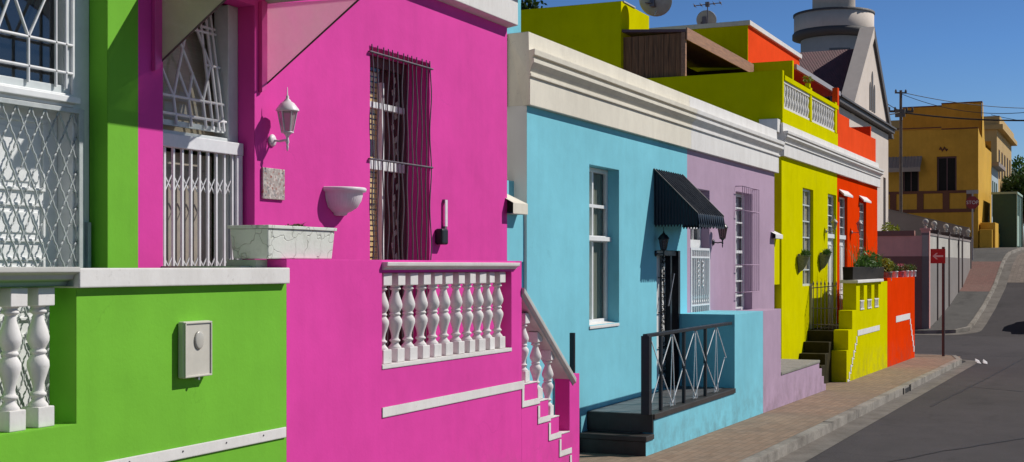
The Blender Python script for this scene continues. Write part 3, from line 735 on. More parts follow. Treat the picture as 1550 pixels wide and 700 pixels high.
# pink stoop
ps = thing('pink_stoop', 'hot pink stoop with row of white balusters, white zigzag stripe and steps', 'porch', (11, VS, G(11)))
op0, op1 = UX(578, VS), UX(774, VS); UE = UX(789.5, VS)
stp = [UE] + [UX(x, VS) for x in (813.5, 830, 846, 862)]; UZ = UX(877, VS)
led = [-1.19, -1.395, -1.60, -1.80]
mb = MB(); T = .17
wall(mb, UD, UE, -3, .05, VS, [(op0, op1, -.83, -.055, T)])
mb.quad((UD, VS+T, -3), (UE, VS+T, -3), (UE, VS+T, -.83), (UD, VS+T, -.83)); mb.quad((UD, VS+T, -.83), (op0, VS+T, -.83), (op0, VS+T, .05), (UD, VS+T, .05)); mb.quad((op1, VS+T, -.83), (UE, VS+T, -.83), (UE, VS+T, -.055), (op1, VS+T, -.055))
mb.quad((UD, VS, .05), (op0, VS, .05), (op0, VS+T, .05), (UD, VS+T, .05)); mb.quad((UE, VS, -1.19), (UE, VS+T, -1.19), (UE, VS+T, .05), (UE, VS, .05)); mb.quad((UD, VS, -3), (UD, VS+T, -3), (UD, VS+T, .05), (UD, VS, .05))
poly = [(UE, -3.2)]
for i in range(4): poly += [(stp[i], led[i]), (stp[i+1], led[i])]
poly += [(stp[4], -1.185), (UZ, -1.185), (UZ, -3.2)]
mb.uz(poly, VS+.0005, VS+T); mb.build('parapet_wall', M['pink'], ps)
mb = MB()
prof = [(VS+.22, -.055), (VS+.03, -.055), (VS+.02, -.035), (VS-.015, -.028), (VS-.02, -.012), (VS-.05, .0), (VS-.055, .032), (VS+.22, .036)]
mb.prism([(op0-.0, a, b) for a, b in prof], [(UX(787, VS-.05), a, b) for a, b in prof]); mb.build('coping', M['white'], ps, bevel=.004)
# sill + stripe + zigzag band
mb = MB(); mb.box(op0, op1, VS-.006, VS+T, -.835, -.80); mb.build('sill', M['white'], ps)
mb = MB(); B = .062; e0, e1 = VS-.008, VS-.001
us_ = stp + [UZ]
zl = [-1.145 - .207*i for i in range(7)]
mb.box(op0, us_[0]+.055, e0, e1, -1.145-.082, -1.145)
for i in range(5):
    ua = us_[i]; ub = us_[i+1]
    mb.box(ua, ua+.05, e0-.001*(i % 2), e1, zl[i+1], zl[i]-.082); mb.box(ua+.0, ub+.05 if i < 4 else UZ, e0, e1, zl[i+1]-.062, zl[i+1])
mb.build('zigzag_stripe', M['white'], ps)
for i in range(4): MB().box(stp[i], stp[i+1], VS-.004, VS+T, led[i]+.001, led[i]+.012).build('step_ledge', M['white'], ps)
bl = None
for i in range(11):
    o = baluster(ps, 11.63 - .2225*i, VS+.085, -.80, -.056, bl); bl = bl or o
bl2 = None; zr = lambda u: -.20 - (u - UE)*(1.0/(stp[4]-UE))
for i in range(3):
    u = (stp[i] + stp[i+1])/2 + .02
    o = baluster(ps, u, VS+.085, led[i]+.012, led[i]+.012+.70, bl2, .055); bl2 = bl2 or o
mb = MB(); ua, ub = UE-.005, stp[4]+.12
hp = [(VS+.20, -.07), (VS-.0, -.07), (VS-.005, -.045), (VS-.03, -.03), (VS-.035, .02), (VS+.20, .02)]
mb.prism([(ua, a, b-.235) for a, b in hp], [(ub, a, b-1.245) for a, b in hp]); mb.build('stair_rail', M['greywhite'], ps, bevel=.004)
mb = MB(); mb.box(UD, UE+.02, VS+T, VF, -3, -1.152)
for i in range(6): mb.box(UE+.02+.295*i, UE+.02+.295*(i+1), VS+T, VF-.002, -3.2, -1.152-.2*(i+1))
mb.build('steps', M['tile_top'], ps, bevel=.01)
mb = MB(); mb.box(UD-.27, UD-.01, VS+.2, VF, -1.15, -.0); mb.box(UD-.14, UD+.95, VS+.165, VS+.42, -1.15, .046); mb.build('divider_wall', M['mint'], ps)

# pink door canopy
cn = thing('door_canopy', 'translucent plastic canopy with triangular sides over the pink house door', 'canopy', (8.3, VF, 2.1))
for uc, nm, mt in ((7.63, 'side_panel', M['canopy']), (8.93, 'side_panel', M['canopy_clear'])):
    MB().prism([(uc-.003, VF-.01, 1.48), (uc-.003, VF-.01, 2.13), (uc-.003, VF-.9, 2.10)], [(uc+.003, VF-.01, 1.48), (uc+.003, VF-.01, 2.13), (uc+.003, VF-.9, 2.10)]).build(nm, mt, cn)
for uc in (7.63, 8.93):
    mb = MB(); mb.tube([(uc, VF-.005, 2.14), (uc, VF-.005, 1.47), (uc, VF-.9, 2.10)], .009, 6); mb.build('panel_frame', M['frame_brown'], cn)
mb = MB(); mb.box(7.60, 8.96, VF-.95, VF-.91, 2.10, 2.16); mb.box(8.935, 8.965, VF-.91, VF-.002, 2.135, 2.165); mb.box(7.60, 7.628, VF-.91, VF-.002, 2.135, 2.165); mb.build('canopy_edge', M['greywhite'], cn)
mb = MB(); mb.quad((7.6, VF-.003, 2.17), (8.96, VF-.003, 2.17), (8.96, VF-.93, 2.15), (7.6, VF-.93, 2.15)); mb.build('canopy_roof', M['canopy_roof'], cn)
for uc in (7.59, 8.89):
    mb = MB(); mb.uz([(uc-.0, 1.42), (uc+.03, 1.47), (uc+.03, 2.14), (uc-.045, 2.14), (uc-.045, 1.40)], VF-.035, VF-.002); mb.build('canopy_bracket', M['frame_pink'], cn, bevel=.003)

# fittings on the pink front
lantern('wall_lamp', 'white wall lantern on the pink wall beside the door', UX(411, VF), VF, ZY(213, UX(411, VF), VF), M['bowl'], M['lampglass'], arm=.155, s=.92)
pl = thing('house_plaque', 'small speckled stone plaque on the pink wall below the white lantern', 'plaque', (9.0, VF-.01, .68))
MB().box(UX(395, VF), UX(428, VF), VF-.022, VF-.003, ZY(302, 9, VF), ZY(255, 9, VF)).build('slab', M['terrazzo'], pl, bevel=.004)
mb = MB()
for a in (UX(395, VF)+.03, UX(428, VF)-.03):
    for b in (ZY(302, 9, VF)+.03, ZY(255, 9, VF)-.03): MB().tube([(a, VF-.026, b), (a, VF-.02, b)], .006, 8).build('screw', M['steel_grey'], pl)
# white half bowl
bc = (UX(488, VF)+.255, VF-.004, ZY(327, 10, VF))
bw = thing('wall_planter', 'white fluted half bowl planter hung on the pink wall', 'planter', bc)
prof = [(.05, 0), (.075, .008), (.08, .026), (.115, .04), (.165, .075), (.198, .13), (.212, .18), (.215, .205), (.245, .215), (.25, .24), (.24, .25), (.225, .245), (.205, .22)]
mb = MB(); vs = []; n = 60
for rr, zz in prof:
    for j in range(n + 1):
        an = math.pi + math.pi*j/n; fl_ = 1 + (.018*math.cos(j*math.pi*.8) if .05 < zz < .2 else 0)
        vs.append((bc[0]+rr*fl_*math.cos(an), bc[1]+rr*fl_*math.sin(an), bc[2]+zz))
mb.add(vs, [[i*(n+1)+j, i*(n+1)+j+1, (i+1)*(n+1)+j+1, (i+1)*(n+1)+j] for i in range(len(prof)-1) for j in range(n)], True)
mb.build('bowl', M['bowl'], bw)
mb = MB(); mb.add([(bc[0], bc[1], bc[2]+.21)] + [(bc[0]+.21*math.cos(math.pi+math.pi*j/20), bc[1]+.21*math.sin(math.pi+math.pi*j/20), bc[2]+.21) for j in range(21)], [list(range(22))]); mb.build('soil', M['soil'], bw)
# cement trough
tr = thing('planter_trough', 'pale mint cement trough with flagstone pattern on the end of the pink wall', 'planter', (8.2, 5.6, .05))
ta0, ta1 = UX(407, 5.43), UX(507, 5.43)
def tapered(mb, a0, a1, b0, b1, z0, z1, t):
    mb.prism([(a0+t, b0+t*.6, z0), (a1-t, b0+t*.6, z0), (a1-t, b1-t*.6, z0), (a0+t, b1-t*.6, z0)], [(a0, b0, z1), (a1, b0, z1), (a1, b1, z1), (a0, b1, z1)])
mb = MB(); tapered(mb, ta0-.01, ta1, 5.43, 5.76, .052, .265, .022); mb.build('trough', M['trough'], tr, bevel=.008)
mb = MB()
for q in ((ta0-.022, ta1+.012, 5.418, 5.455), (ta0-.022, ta1+.012, 5.735, 5.772), (ta0-.022, ta0+.015, 5.455, 5.735), (ta1-.025, ta1+.012, 5.455, 5.735)): mb.box(*q, .266, .290)
mb.build('trough_rim', M['trough'], tr, bevel=.004)
MB().box(ta0+.015, ta1-.025, 5.455, 5.735, .266, .278).build('soil', M['soil'], tr)
mb = MB(); r = random.Random(5)
for k in range(9): blades(mb, (ta1-.28+r.uniform(-.09, .09), 5.6, .275), .10, 5, .055, r, .006)
leaves(mb, (ta1-.28, 5.6, .295), (.12, .06, .02), 60, .03, r); mb.build('dry_plant', M['leaf_dry'], tr)
# electricity meter box
mx0, mx1 = UX(268, VS), UX(310, VS); mz0, mz1 = ZY(571, 6.85, VS), ZY(486, 6.85, VS)
mt = thing('meter_box', 'cream electricity meter box with oval dial on the green stoop wall', 'meter box', ((mx0+mx1)/2, VS, mz0))
MB().box(mx0, mx1, VS-.055, VS-.002, mz0, mz1).build('box', M['meter'], mt, bevel=.012)
mb = MB(); t = .012
for q in ((mx0+.004, mx1-.004, mz0+.004, mz0+.004+t), (mx0+.004, mx1-.004, mz1-.004-t, mz1-.004), (mx0+.004, mx0+.004+t, mz0+.004+t, mz1-.004-t), (mx1-.004-t, mx1-.004, mz0+.004+t, mz1-.004-t)): mb.box(q[0], q[1], VS-.064, VS-.054, q[2], q[3])
mb.build('lid_rim', M['meter'], mt, bevel=.003)
mc = ((mx0+mx1)/2+.005, VS-.058, mz0+(mz1-mz0)*.66)
d = MB().lathe([(.001, .010), (.036, .010), (.046, .006), (.048, 0), (.001, 0)], (0, 0, 0), 28).build('dial', M['meter_in'], mt, org=(0, 0, 0)); d.location = (mc[0]-ORG[mt].x, mc[1]-ORG[mt].y, mc[2]-ORG[mt].z); d.rotation_euler = (R(90), 0, 0); d.scale = (.95, 1.25, 1)
mb = MB(); mb.tube([(mc[0]+.0, VS-.06, mz0-.008), (mc[0], VS-.03, mz0-.008)], .010, 10); mb.build('catch', M['steel_grey'], mt)
# strap and black box beside the window
iu = UX(671, VF)
ib = thing('intercom_box', 'small black box with pale upright strap right of the pink window', 'intercom', (iu, VF, ZY(372, iu, VF)))
mb = MB(); za, zb = ZY(343, iu, VF), ZY(303, iu, VF)
mb.box(iu-.02, iu+.03, VF-.035, VF-.025, za, zb); mb.build('strap', M['bowl'], ib)
mb = MB(); mb.box(iu-.02, iu+.03, VF-.026, VF-.001, zb-.03, zb+.004); mb.build('strap_clip', M['wrought'], ib); mb = MB(); mb.box(iu-.03, iu+.012, VF-.035, VF-.001, za-.09, za); mb.build('strap_clip', M['wrought'], ib)
mb = MB(); mb.box(iu-.19, iu-.05, VF-.09, VF-.001, ZY(371, iu, VF), ZY(347, iu, VF)); mb.build('box', M['black'], ib, bevel=.02)

# ================================================================ alley closing wall pink | blue
UB0 = UX(797.5, VF)
aw = thing('alley_wall', 'narrow blue wall with white coping closing the gap beside the pink house', 'wall', (13.9, VF+.05, G(13.9)))
mb = MB(); VA = VF + .035
wall(mb, UP1-.1, UB0+.02, -3, ZY(322, 14, VA), VA, [(UX(786, VA), UB0-.02, -2.3, ZY(397, 14, VA), .12)])
mb.quad((UP1, VA+.13, -3), (UB0, VA+.13, -3), (UB0, VA+.13, 1), (UP1, VA+.13, 1)); mb.build('wall', M['blue'], aw)
zc0, zc1, zc2 = ZY(326, 14.1, 6.25), ZY(310, 14.1, 6.25), ZY(291, 14.1, 6.45)
mb = MB(); ue = UX(799, 6.2)
mb.add([(UP1-.05, 6.2, zc0), (ue, 6.2, zc0), (ue, 6.2, zc1), (UP1-.05, 6.2, zc1), (UP1-.05, 6.48, zc2), (ue-.12, 6.48, zc2), (ue, 6.6, zc1), (UP1-.05, 6.6, zc0), (ue, 6.6, zc0)],
       [[0, 1, 2, 3], [3, 2, 5, 4], [2, 6, 5], [1, 8, 6, 2], [0, 7, 8, 1], [4, 5, 6, 8, 7]]); mb.build('coping', M['cream'], aw)
MB().box(UX(786, VA)+.0, UB0-.02, VA+.115, VA+.125, -2.3, .1).build('door', M['blue'], aw)

# ================================================================ BLUE HOUSE and LILAC HOUSE
UBL = UX(1040, VF); ULR = UX(1172, VF)
def cornice_prof(v, z0, z1):
    """cottage cornice: frieze, bead, cove, lips and blocking course, scaled between z0 (frieze foot) and z1 (top)"""
    k = (z1 - z0)/.86; f = lambda a: z0 + a*k
    return [(v+.05, f(0)), (v-.07, f(0)), (v-.07, f(.325)), (v-.095, f(.33)), (v-.095, f(.36)), (v-.075, f(.365)), (v-.078, f(.39)), (v-.10, f(.43)), (v-.145, f(.475)), (v-.155, f(.48)),
            (v-.155, f(.525)), (v-.13, f(.53)), (v-.13, f(.555)), (v-.17, f(.565)), (v-.175, f(.63)), (v-.045, f(.64)), (v-.035, f(.86)), (v+.25, f(.86)), (v+.25, f(0))]
CZ0, CZ1 = 1.885, 2.745
bh_ = thing('blue_house', 'sky blue cottage front with cream cornice and dark awning over its door', 'house', (17.3, VF, G(17.3)))
bwn = (UX(892, VF), UX(937, VF), ZY(493, 16.3, VF), ZY(250, 16.3, VF))
bdr = (UX(994, VF), UX(1029, VF), -1.9, .24)
mb = MB(); wall(mb, UB0, UBL, -3, CZ0+.02, VF, [(*bwn, .165), (*bdr, .20)]); body(mb, UB0, UBL, VF, VF+9, -3, CZ0+.02, left=False, right=False, zr=1.7); mb.build('wall', M['blue'], bh_)
mb = MB(); mb.quad((UB0-.002, VF, zc1-.2), (UB0-.002, VF+9, zc1-.2), (UB0-.002, VF+9, CZ0), (UB0-.002, VF, CZ0)); mb.quad((UB0, VF, -3), (UB0, VF+9, -3), (UB0, VF+9, zc1-.2), (UB0, VF, zc1-.2)); mb.build('end_wall', M['end_white'], bh_)
mb = MB(); moulding(mb, cornice_prof(VF, CZ0, CZ1), UB0+.0, UBL, 1.0, 0, VF)
moulding_end = cornice_prof(VF, CZ0, CZ1)
mb.box(UB0-.06, UB0+.2, VF+.25, VF+8, CZ0, CZ1-.002); mb.build('cornice', M['cream'], bh_)
wi = window(bh_, *bwn, VF+.165, frame=.06, mull=((.5, .05),), rails=((.755, .045), (.545, .085)), curtain=((0, .60, M['curtain_cream'], 'curtain'), (.62, 1.0, M['curtain_olive'], 'curtain')), cd=.04)
mb = MB(); mb.prism([(bwn[0]-.01, VF-.014, bwn[2]-.045), (bwn[1]-.02, VF-.014, bwn[2]-.045), (bwn[1]-.02, VF-.014, bwn[2]-.008), (bwn[0]-.01, VF-.014, bwn[2]-.008)],
                    [(bwn[0]-.01, VF+.18, bwn[2]-.02), (bwn[1]-.02, VF+.18, bwn[2]-.02), (bwn[1]-.02, VF+.18, bwn[2]+.02), (bwn[0]-.01, VF+.18, bwn[2]+.02)]); mb.build('sill', M['white'], wi)
mb = MB(); zt = bwn[2] + (bwn[3]-bwn[2])*.545
mb.box(bwn[0]+.02, bwn[1]-.02, VF+.105, VF+.144, zt-.03, zt+.03); mb.build('transom', M['wood_white'], wi, bevel=.004)
# black gated door with white scroll strip
d = MB(); v = VF+.02
d.box(bdr[0], bdr[0]+.05, v, v+.06, -1.9, .24); d.box(bdr[1]-.10, bdr[1], v-.03, v+.10, -1.9, .24); d.box(bdr[0]+.075, bdr[1]-.10, v+.002, v+.10, .16, .24); d.box(19.74, 19.82, v+.004, v+.09, -1.9, .16)
dr = d.build('door', M['black'], bh_, bevel=.004)
MB().box(19.50, 20.02, v+.15, v+.17, -1.9, .24).build('scroll_panel', M['wood_white'], dr)
MB().quad((bdr[0]+.5, v+.19, -1.9), (bdr[1], v+.19, -1.9), (bdr[1], v+.19, .24), (bdr[0]+.5, v+.19, .24)).build('leaf', M['dark'], dr)
sg = MB()
for k in range(22):
    zc = -1.85 + k*.095 + .03*(k % 2)
    for (uc, s) in ((19.72, 1), (19.86, -1)):
        sg.tube([(uc + s*.055*math.cos(t*.7), v+.125, zc + .05 + .05*math.sin(t*.7)) for t in range(8)], .006, 5)
for k in range(2): sg.tube([(19.66+k*.26, v+.12, -1.9), (19.58+k*.13, v+.12, .2)], .009, 5)
for k in range(4): sg.tube([(19.50, v+.12, -1.8+k*.54), (20.02, v+.12, -1.8+k*.54)], .009, 5)
sg.build('scroll_grille', M['black'], dr)
mb = MB(); mb.tube([(bdr[0]+.60, v-.01, -.62), (bdr[0]+.86, v-.02, -.12)], .012, 6); mb.build('pull_handle', M['steel_grey'], dr)
# rooftop room of the blue house
mb = MB(); mb.box(15.2, UX(788.5, 8.3), 8.3, 12, 1.7, 4.6); mb.build('rooftop_room', M['blue'], bh_)

# blue awning
A0, A1 = UX(989.5, VF), UX(1032, VF); AZ0, AZ1, AP = .765, 1.44, .68
an = thing('door_awning', 'black ribbed awning with scalloped skirt above the blue house door', 'awning', ((A0+A1)/2, VF, .6))
mb = MB(); n = 96; vs = []
for i in range(n + 1):
    u = A0 + (A1-A0)*i/n; h = .026*(1 if (i % 8) in (0, 1) else 0)
    vs += [(u, VF-.005, AZ1+h), (u, VF-AP, AZ0+h), (u, VF-AP-.006-h, AZ0-.15)]
mb.add(vs, [f for i in range(n) for f in ([3*i, 3*i+1, 3*i+4, 3*i+3], [3*i+1, 3*i+2, 3*i+5, 3*i+4])])
mb.build('canopy_sheet', M['navy'], an)
mb = MB()
for i in range(16):
    a = A0 + (A1-A0)*i/16; b = A0 + (A1-A0)*(i+1)/16
    mb.quad((a+.006, VF-AP-.016, AZ0-.13), (b-.006, VF-AP-.016, AZ0-.13), (b-.02, VF-AP-.016, AZ0-.185), (a+.02, VF-AP-.016, AZ0-.185))
mb.build('skirt', M['navy'], an)
for uu in (A0, A1):
    mb = MB(); nn = 14; vs = []
    for i in range(nn*4 + 1):
        t = i/(nn*4); w = .006*math.sin(i*math.pi/2); vv = VF - .005 - (AP-.005)*t
        vs += [(uu + w, vv, AZ1 + (AZ0-AZ1)*t - .01), (uu + w, vv, AZ0 - .15 - .03*(1 if (i//2) % 2 else 0))]
    mb.add(vs, [[2*i, 2*i+1, 2*i+3, 2*i+2] for i in range(nn*4)]); mb.build('side_panel', M['navy'], an)
for uu in (A0-.012, A1+.012): MB().tube([(uu, VF-.003, AZ1+.012), (uu, VF-AP, AZ0+.012)], .016, 6).build('frame_arm', M['black'], an)
lantern('wall_lamp', 'black wall lantern in shade under the awning left of the blue house door', UX(992, VF), VF, ZY(384, 18.9, VF), M['black'], M['lampglass_dark'], arm=.13, s=.85)

# lilac house
lh = thing('lilac_house', 'pale lilac cottage front with white barred door and tall barred window', 'house', (23.5, VF, G(23.5)))
ldr = (UX(1045, VF), UX(1074, VF), -1.9, 1.28); lwn = (UX(1113.5, VF), UX(1138.5, VF), -.83, 1.36)
mb = MB(); wall(mb, UBL, ULR, -3, CZ0+.02, VF, [(*ldr, .15), (*lwn, .15)]); body(mb, UBL, ULR, VF, VF+9, -3, CZ0+.02, left=False, zr=1.7); mb.build('wall', M['lilac'], lh)
mb = MB(); moulding(mb, cornice_prof(VF, CZ0, CZ1), UBL+.002, ULR+.02, 0, 1.0, VF); mb.build('cornice', M['white'], lh)
v = VF+.15
window(lh, *lwn, v, frame=.06, mull=((.5, .03),), rails=[(k/8, .03) for k in (1, 2, 3, 5, 6, 7)] + [(.5, .055)], curtain=((0, 1, M['curtain_white'], 'curtain'),), gmat=M['glass'])
g = MB(); vg = VF-.13
for i in range(9): g.tube([(lwn[0]+(lwn[1]-lwn[0])*i/8, vg, lwn[2]+.35), (lwn[0]+(lwn[1]-lwn[0])*i/8, vg, lwn[3]+.09)], .0075, 5)
for zc in (lwn[2]+.35, lwn[2]+.85, lwn[3]-.35, lwn[3]+.09): 
    g.tube([(lwn[0]-.02, VF-.002, zc), (lwn[0]-.02, vg, zc), (lwn[1]+.02, vg, zc), (lwn[1]+.02, VF-.002, zc)], .009, 5)
g.build('basket_grille', M['lilac'], lh)
d = MB(); d.box(ldr[0], ldr[0]+.06, v, v+.1, -1.9, 1.28); d.box(ldr[1]-.06, ldr[1], v, v+.1, -1.9, 1.28); d.box(ldr[0]+.06, ldr[1]-.06, v-.02, v+.1, .30, .44); d.box(ldr[0]+.06, ldr[1]-.06, v+.002, v+.1, 1.2, 1.28)
for k in (1, 2): d.box(ldr[0]+.06+(ldr[1]-ldr[0]-.12)*k/3-.014, ldr[0]+.06+(ldr[1]-ldr[0]-.12)*k/3+.014, v+.02, v+.06, .44, 1.2)
for zc in (.64, .84, 1.03): d.box(ldr[0]+.06, ldr[1]-.06, v+.022, v+.058, zc-.014, zc+.014)
dr = d.build('door_frame', M['wood_white'], lh, bevel=.004)
MB().quad((ldr[0]+.03, v+.05, .40), (ldr[1]-.03, v+.05, .40), (ldr[1]-.03, v+.05, 1.25), (ldr[0]+.03, v+.05, 1.25)).build('fanlight_pane', M['glass_dark'], dr)
MB().quad((ldr[0]+.03, v+.2, -1.9), (ldr[1]-.03, v+.2, -1.9), (ldr[1]-.03, v+.2, 1.28), (ldr[0]+.03, v+.2, 1.28)).build('door_leaf', M['door_taupe'], dr)
g = MB(); gv = VF-.01
g.box(ldr[0]+.0, ldr[0]+.045, gv, gv+.04, -1.85, .30); g.box(ldr[1]-.045, ldr[1], gv, gv+.04, -1.85, .30); g.box(ldr[0]+.045, ldr[1]-.045, gv+.001, gv+.04, .26, .30); g.box(ldr[0]+.045, ldr[1]-.045, gv+.001, gv+.04, .13, .16); g.box(ldr[0]+.045, ldr[1]-.045, gv+.001, gv+.04, -.66, -.63)
for i in range(9):
    u = ldr[0]+.045+(ldr[1]-ldr[0]-.09)*(i+.5)/9; g.box(u-.011, u+.011, gv+.008, gv+.03, -1.85, .26)
for u in (ldr[0]+.42, ldr[0]+.68):
    for k in range(5): g.tube([(u+.045*math.cos(t*.8), gv, -.30+k*.085+.04*math.sin(t*.8)) for t in range(9)], .009, 5)
for i in range(9):
    u = ldr[0]+.045+(ldr[1]-ldr[0]-.09)*(i+.5)/9; g.tube([(u, gv+.01, -.60), (u+.03, gv+.01, -.54), (u, gv+.01, -.48)], .009, 5)
g.build('security_gate', M['gate_white'], lh)
lantern('wall_lamp', 'dark wall lantern on the lilac wall between door and barred window', UX(1079, VF), VF, ZY(367, 22, VF), M['black'], M['lampglass_dark'], arm=.17, s=.95)

# ---- blue stoop
bs = thing('blue_stoop', 'raised dark tiled stoop with sky blue front in front of the blue house', 'porch', (18.5, VS, G(18.5)))
PZ = -1.895; p0 = UX(989.5, VS); p1 = UX(977.5, VS); E0 = UX(1112, VS); E1 = UX(1155, VS); L1 = UX(1182, VS); EZ = -.755
mb = MB(); mb.uz([(p1, -3), (p1, -2.20), (p0, -2.20), (p0, PZ-.075), (E0, PZ-.075), (E0, -3)], VS, VS+.15); mb.box(E0, E1, VS, VF-.002, -3, EZ); mb.build('front_wall', M['blue'], bs)
mb = MB(); mb.box(p0-.02, E0-.002, VS-.02, VS+.16, PZ-.075, PZ-.003); mb.build('nosing', M['tile'], bs, bevel=.006)
mb = MB(); mb.box(p0-.02, E0-.002, VS+.16, VF-.003, -3, PZ); mb.build('floor', M['tile_top'], bs)
mb = MB(); mb.box(p0-.05, p0-.02, VS-.002, VF-.003, PZ-.24, PZ-.004); mb.box(p1-.03, p0-.021, VS-.016, VF-.003, -2.215, -2.15); mb.box(p1-.012, p1+.0, VS-.003, VF-.003, -3, -2.216); mb.build('steps', M['tile'], bs, bevel=.008)
# ---- stoop railing
rl = thing('stoop_railing', 'black steel railing with white crossed rods along the blue stoop', 'railing', (17.5, VS+.05, PZ))
ra, rb = UX(979, VS+.05), UX(1104, VS+.05); rz = -.91
mb = MB(); mb.box(ra-.055, ra+.055, VS+.0, VS+.11, PZ, rz+.02); mb.build('post', M['black'], rl, bevel=.005)
mb = MB(); mb.box(ra-.06, rb+.06, VS+.02, VS+.085, rz-.0, rz+.045); mb.build('handrail', M['black'], rl, bevel=.006)
vr = VS+.055; nsec = 3
pu = [ra + (rb-ra)*k/nsec for k in range(nsec+1)]
for x in (1000, 1035, 1067.5):
    u = UX(x, vr); mb = MB(); mb.box(u-.025, u+.025, vr-.02, vr+.02, PZ, rz); mb.build('post', M['black'], rl)
mb = MB(); nodes = [UX(x, vr) for x in (983, 1018, 1052, 1086, 1103)]
tops = [UX(x, vr) for x in (1018, 1052.5, 1084)]; xs = [UX(x, vr) for x in (983, 1000, 1018, 1035, 1052.5, 1067.5, 1084, 1098)]
zm = (PZ+rz)/2
for k in range(0, 7):
    a, b = xs[k], xs[k+1]
    if k % 2 == 0: mb.tube([(a, vr-.012, rz-.01), (b, vr-.012, zm)], .0075, 5); mb.tube([(a, vr+.012, PZ+.01), (b, vr+.012, zm)], .0075, 5)
    else: mb.tube([(a, vr-.012, zm), (b, vr-.012, PZ+.01)], .0075, 5); mb.tube([(a, vr+.012, zm), (b, vr+.012, rz-.01)], .0075, 5)
for k in (2, 4, 6):
    mb.tube([(xs[k], vr+.0, rz), (xs[k]-.10, vr, PZ+.01)], .006, 5); mb.tube([(xs[k], vr+.0, rz), (xs[k]+.10, vr, PZ+.01)], .006, 5)
mb.build('crossed_rods', M['gate_white'], rl)
hp_ = thing('step_post', 'short black handrail post at the foot of the blue house steps', 'post', (15.35, 6.12, -2.4))
u = UX(866.5, 6.12); mb = MB(); mb.box(u-.025, u+.025, 6.09, 6.15, -2.42, ZY(504, u, 6.12)); mb.build('shaft', M['black'], hp_, bevel=.004)
mb = MB(); mb.box(u-.05, u+.05, 6.06, 6.18, G(u)-.02, G(u)+.02); mb.build('foot_plate', M['black'], hp_)
# ---- lilac stoop
ls = thing('lilac_stoop', 'low lilac stoop wall with grey stone slab top in front of the lilac house', 'porch', (24.5, VS, G(24.5)))
LZ = -1.875; lu = [UX(x, VS) for x in (1240, 1244, 1247, 1250, 1254)]
mb = MB(); mb.uz([(E1+.002, -3.2), (E1+.002, EZ), (L1, EZ), (L1, LZ-.06), (lu[0], LZ-.06), (lu[0], -2.06), (lu[1], -2.06), (lu[1], -2.23), (lu[2], -2.23), (lu[2], -2.40), (lu[3], -2.40), (lu[3], -3.2)], VS, VS+.16)
mb.box(E1+.002, L1, VS+.16, VS+.42, -3.2, EZ-.002); mb.build('front_wall', M['lilac'], ls)
mb = MB(); mb.box(L1+.001, lu[0]+.02, VS-.012, VF-.003, LZ-.06, LZ); mb.build('slab', M['stone'], ls, bevel=.01)
mb = MB(); mb.box(L1+.001, lu[0], VS+.16, VF-.003, -3.2, LZ-.062); mb.box(E1, L1, VS+.42, VF-.003, -3.2, LZ)
for i in range(3): mb.box(lu[i], lu[i+1], VS+.16, VF-.003, -3.2, (-2.06, -2.23, -2.40)[i])
mb.build('steps', M['tile'], ls)

# ================================================================ alley wall lilac | yellow
UY0 = UX(1183, VF)
aw = thing('alley_wall', 'narrow yellow wall with white coping and door between lilac and yellow houses', 'wall', (26.8, VF+.05, G(26.8)))
mb = MB(); wall(mb, ULR-.3, UY0+.02, -3, ZY(360, 26.8, VA), VA, [(ULR-.1, UX(1184, VA), -2.6, ZY(431, 27, VA), .14)]); mb.quad((ULR, VA+.16, -3), (UY0, VA+.16, -3), (UY0, VA+.16, .5), (ULR, VA+.16, .5)); mb.build('wall', M['yellow'], aw)
za, zb, zc_ = ZY(362, 26.8, 6.25), ZY(356, 26.8, 6.25), ZY(345, 26.8, 6.5); ue = UX(1185, 6.2)
mb = MB(); mb.add([(ULR-.3, 6.2, za), (ue, 6.2, za), (ue, 6.2, zb), (ULR-.3, 6.2, zb), (ULR-.3, 6.48, zc_), (ue-.15, 6.48, zc_), (ue, 6.6, zb), (ULR-.3, 6.6, za), (ue, 6.6, za)],
       [[0, 1, 2, 3], [3, 2, 5, 4], [2, 6, 5], [1, 8, 6, 2], [0, 7, 8, 1], [4, 5, 6, 8, 7]]); mb.build('coping', M['white'], aw)
MB().box(ULR-.1, UX(1179, VA), VA+.10, VA+.15, -2.6, -.4).build('door', M['wood_white'], aw)

# ================================================================ YELLOW HOUSE and ORANGE HOUSE
UYO = UX(1267, VF); UOR = UX(1328, VF); YZ0, YZ1 = 2.27, 2.96
yh = thing('yellow_house', 'acid yellow two storey house with white roof terrace balustrade', 'house', (30, VF, G(30)))
yw = (UX(1215, VF), UX(1231, VF), -.45, 1.73); yd = (UX(1253, VF), UX(1265.6, VF), -1.45, 1.74)
mb = MB(); wall(mb, UY0, UYO, -3.2, YZ0+.02, VF, [(*yw, .07), (*yd, .07)]); body(mb, UY0, UYO, VF, VF+9, -3.2, YZ1, right=False, zr=2.6); mb.build('wall', M['yellow'], yh)
mb = MB(); moulding(mb, cornice_prof(VF, YZ0, YZ1), UY0, UYO, 1.0, 0, VF); mb.build('cornice', M['white'], yh)
v = VF+.07
window(yh, *yw, v, frame=.05, mull=((.5, .03),), rails=[(k/6, .03) for k in range(1, 6)], fmat=M['wood_grey'], gmat=M['glass'], curtain=((0, 1, M['blind_taupe'], 'blind'),), cd=.012)
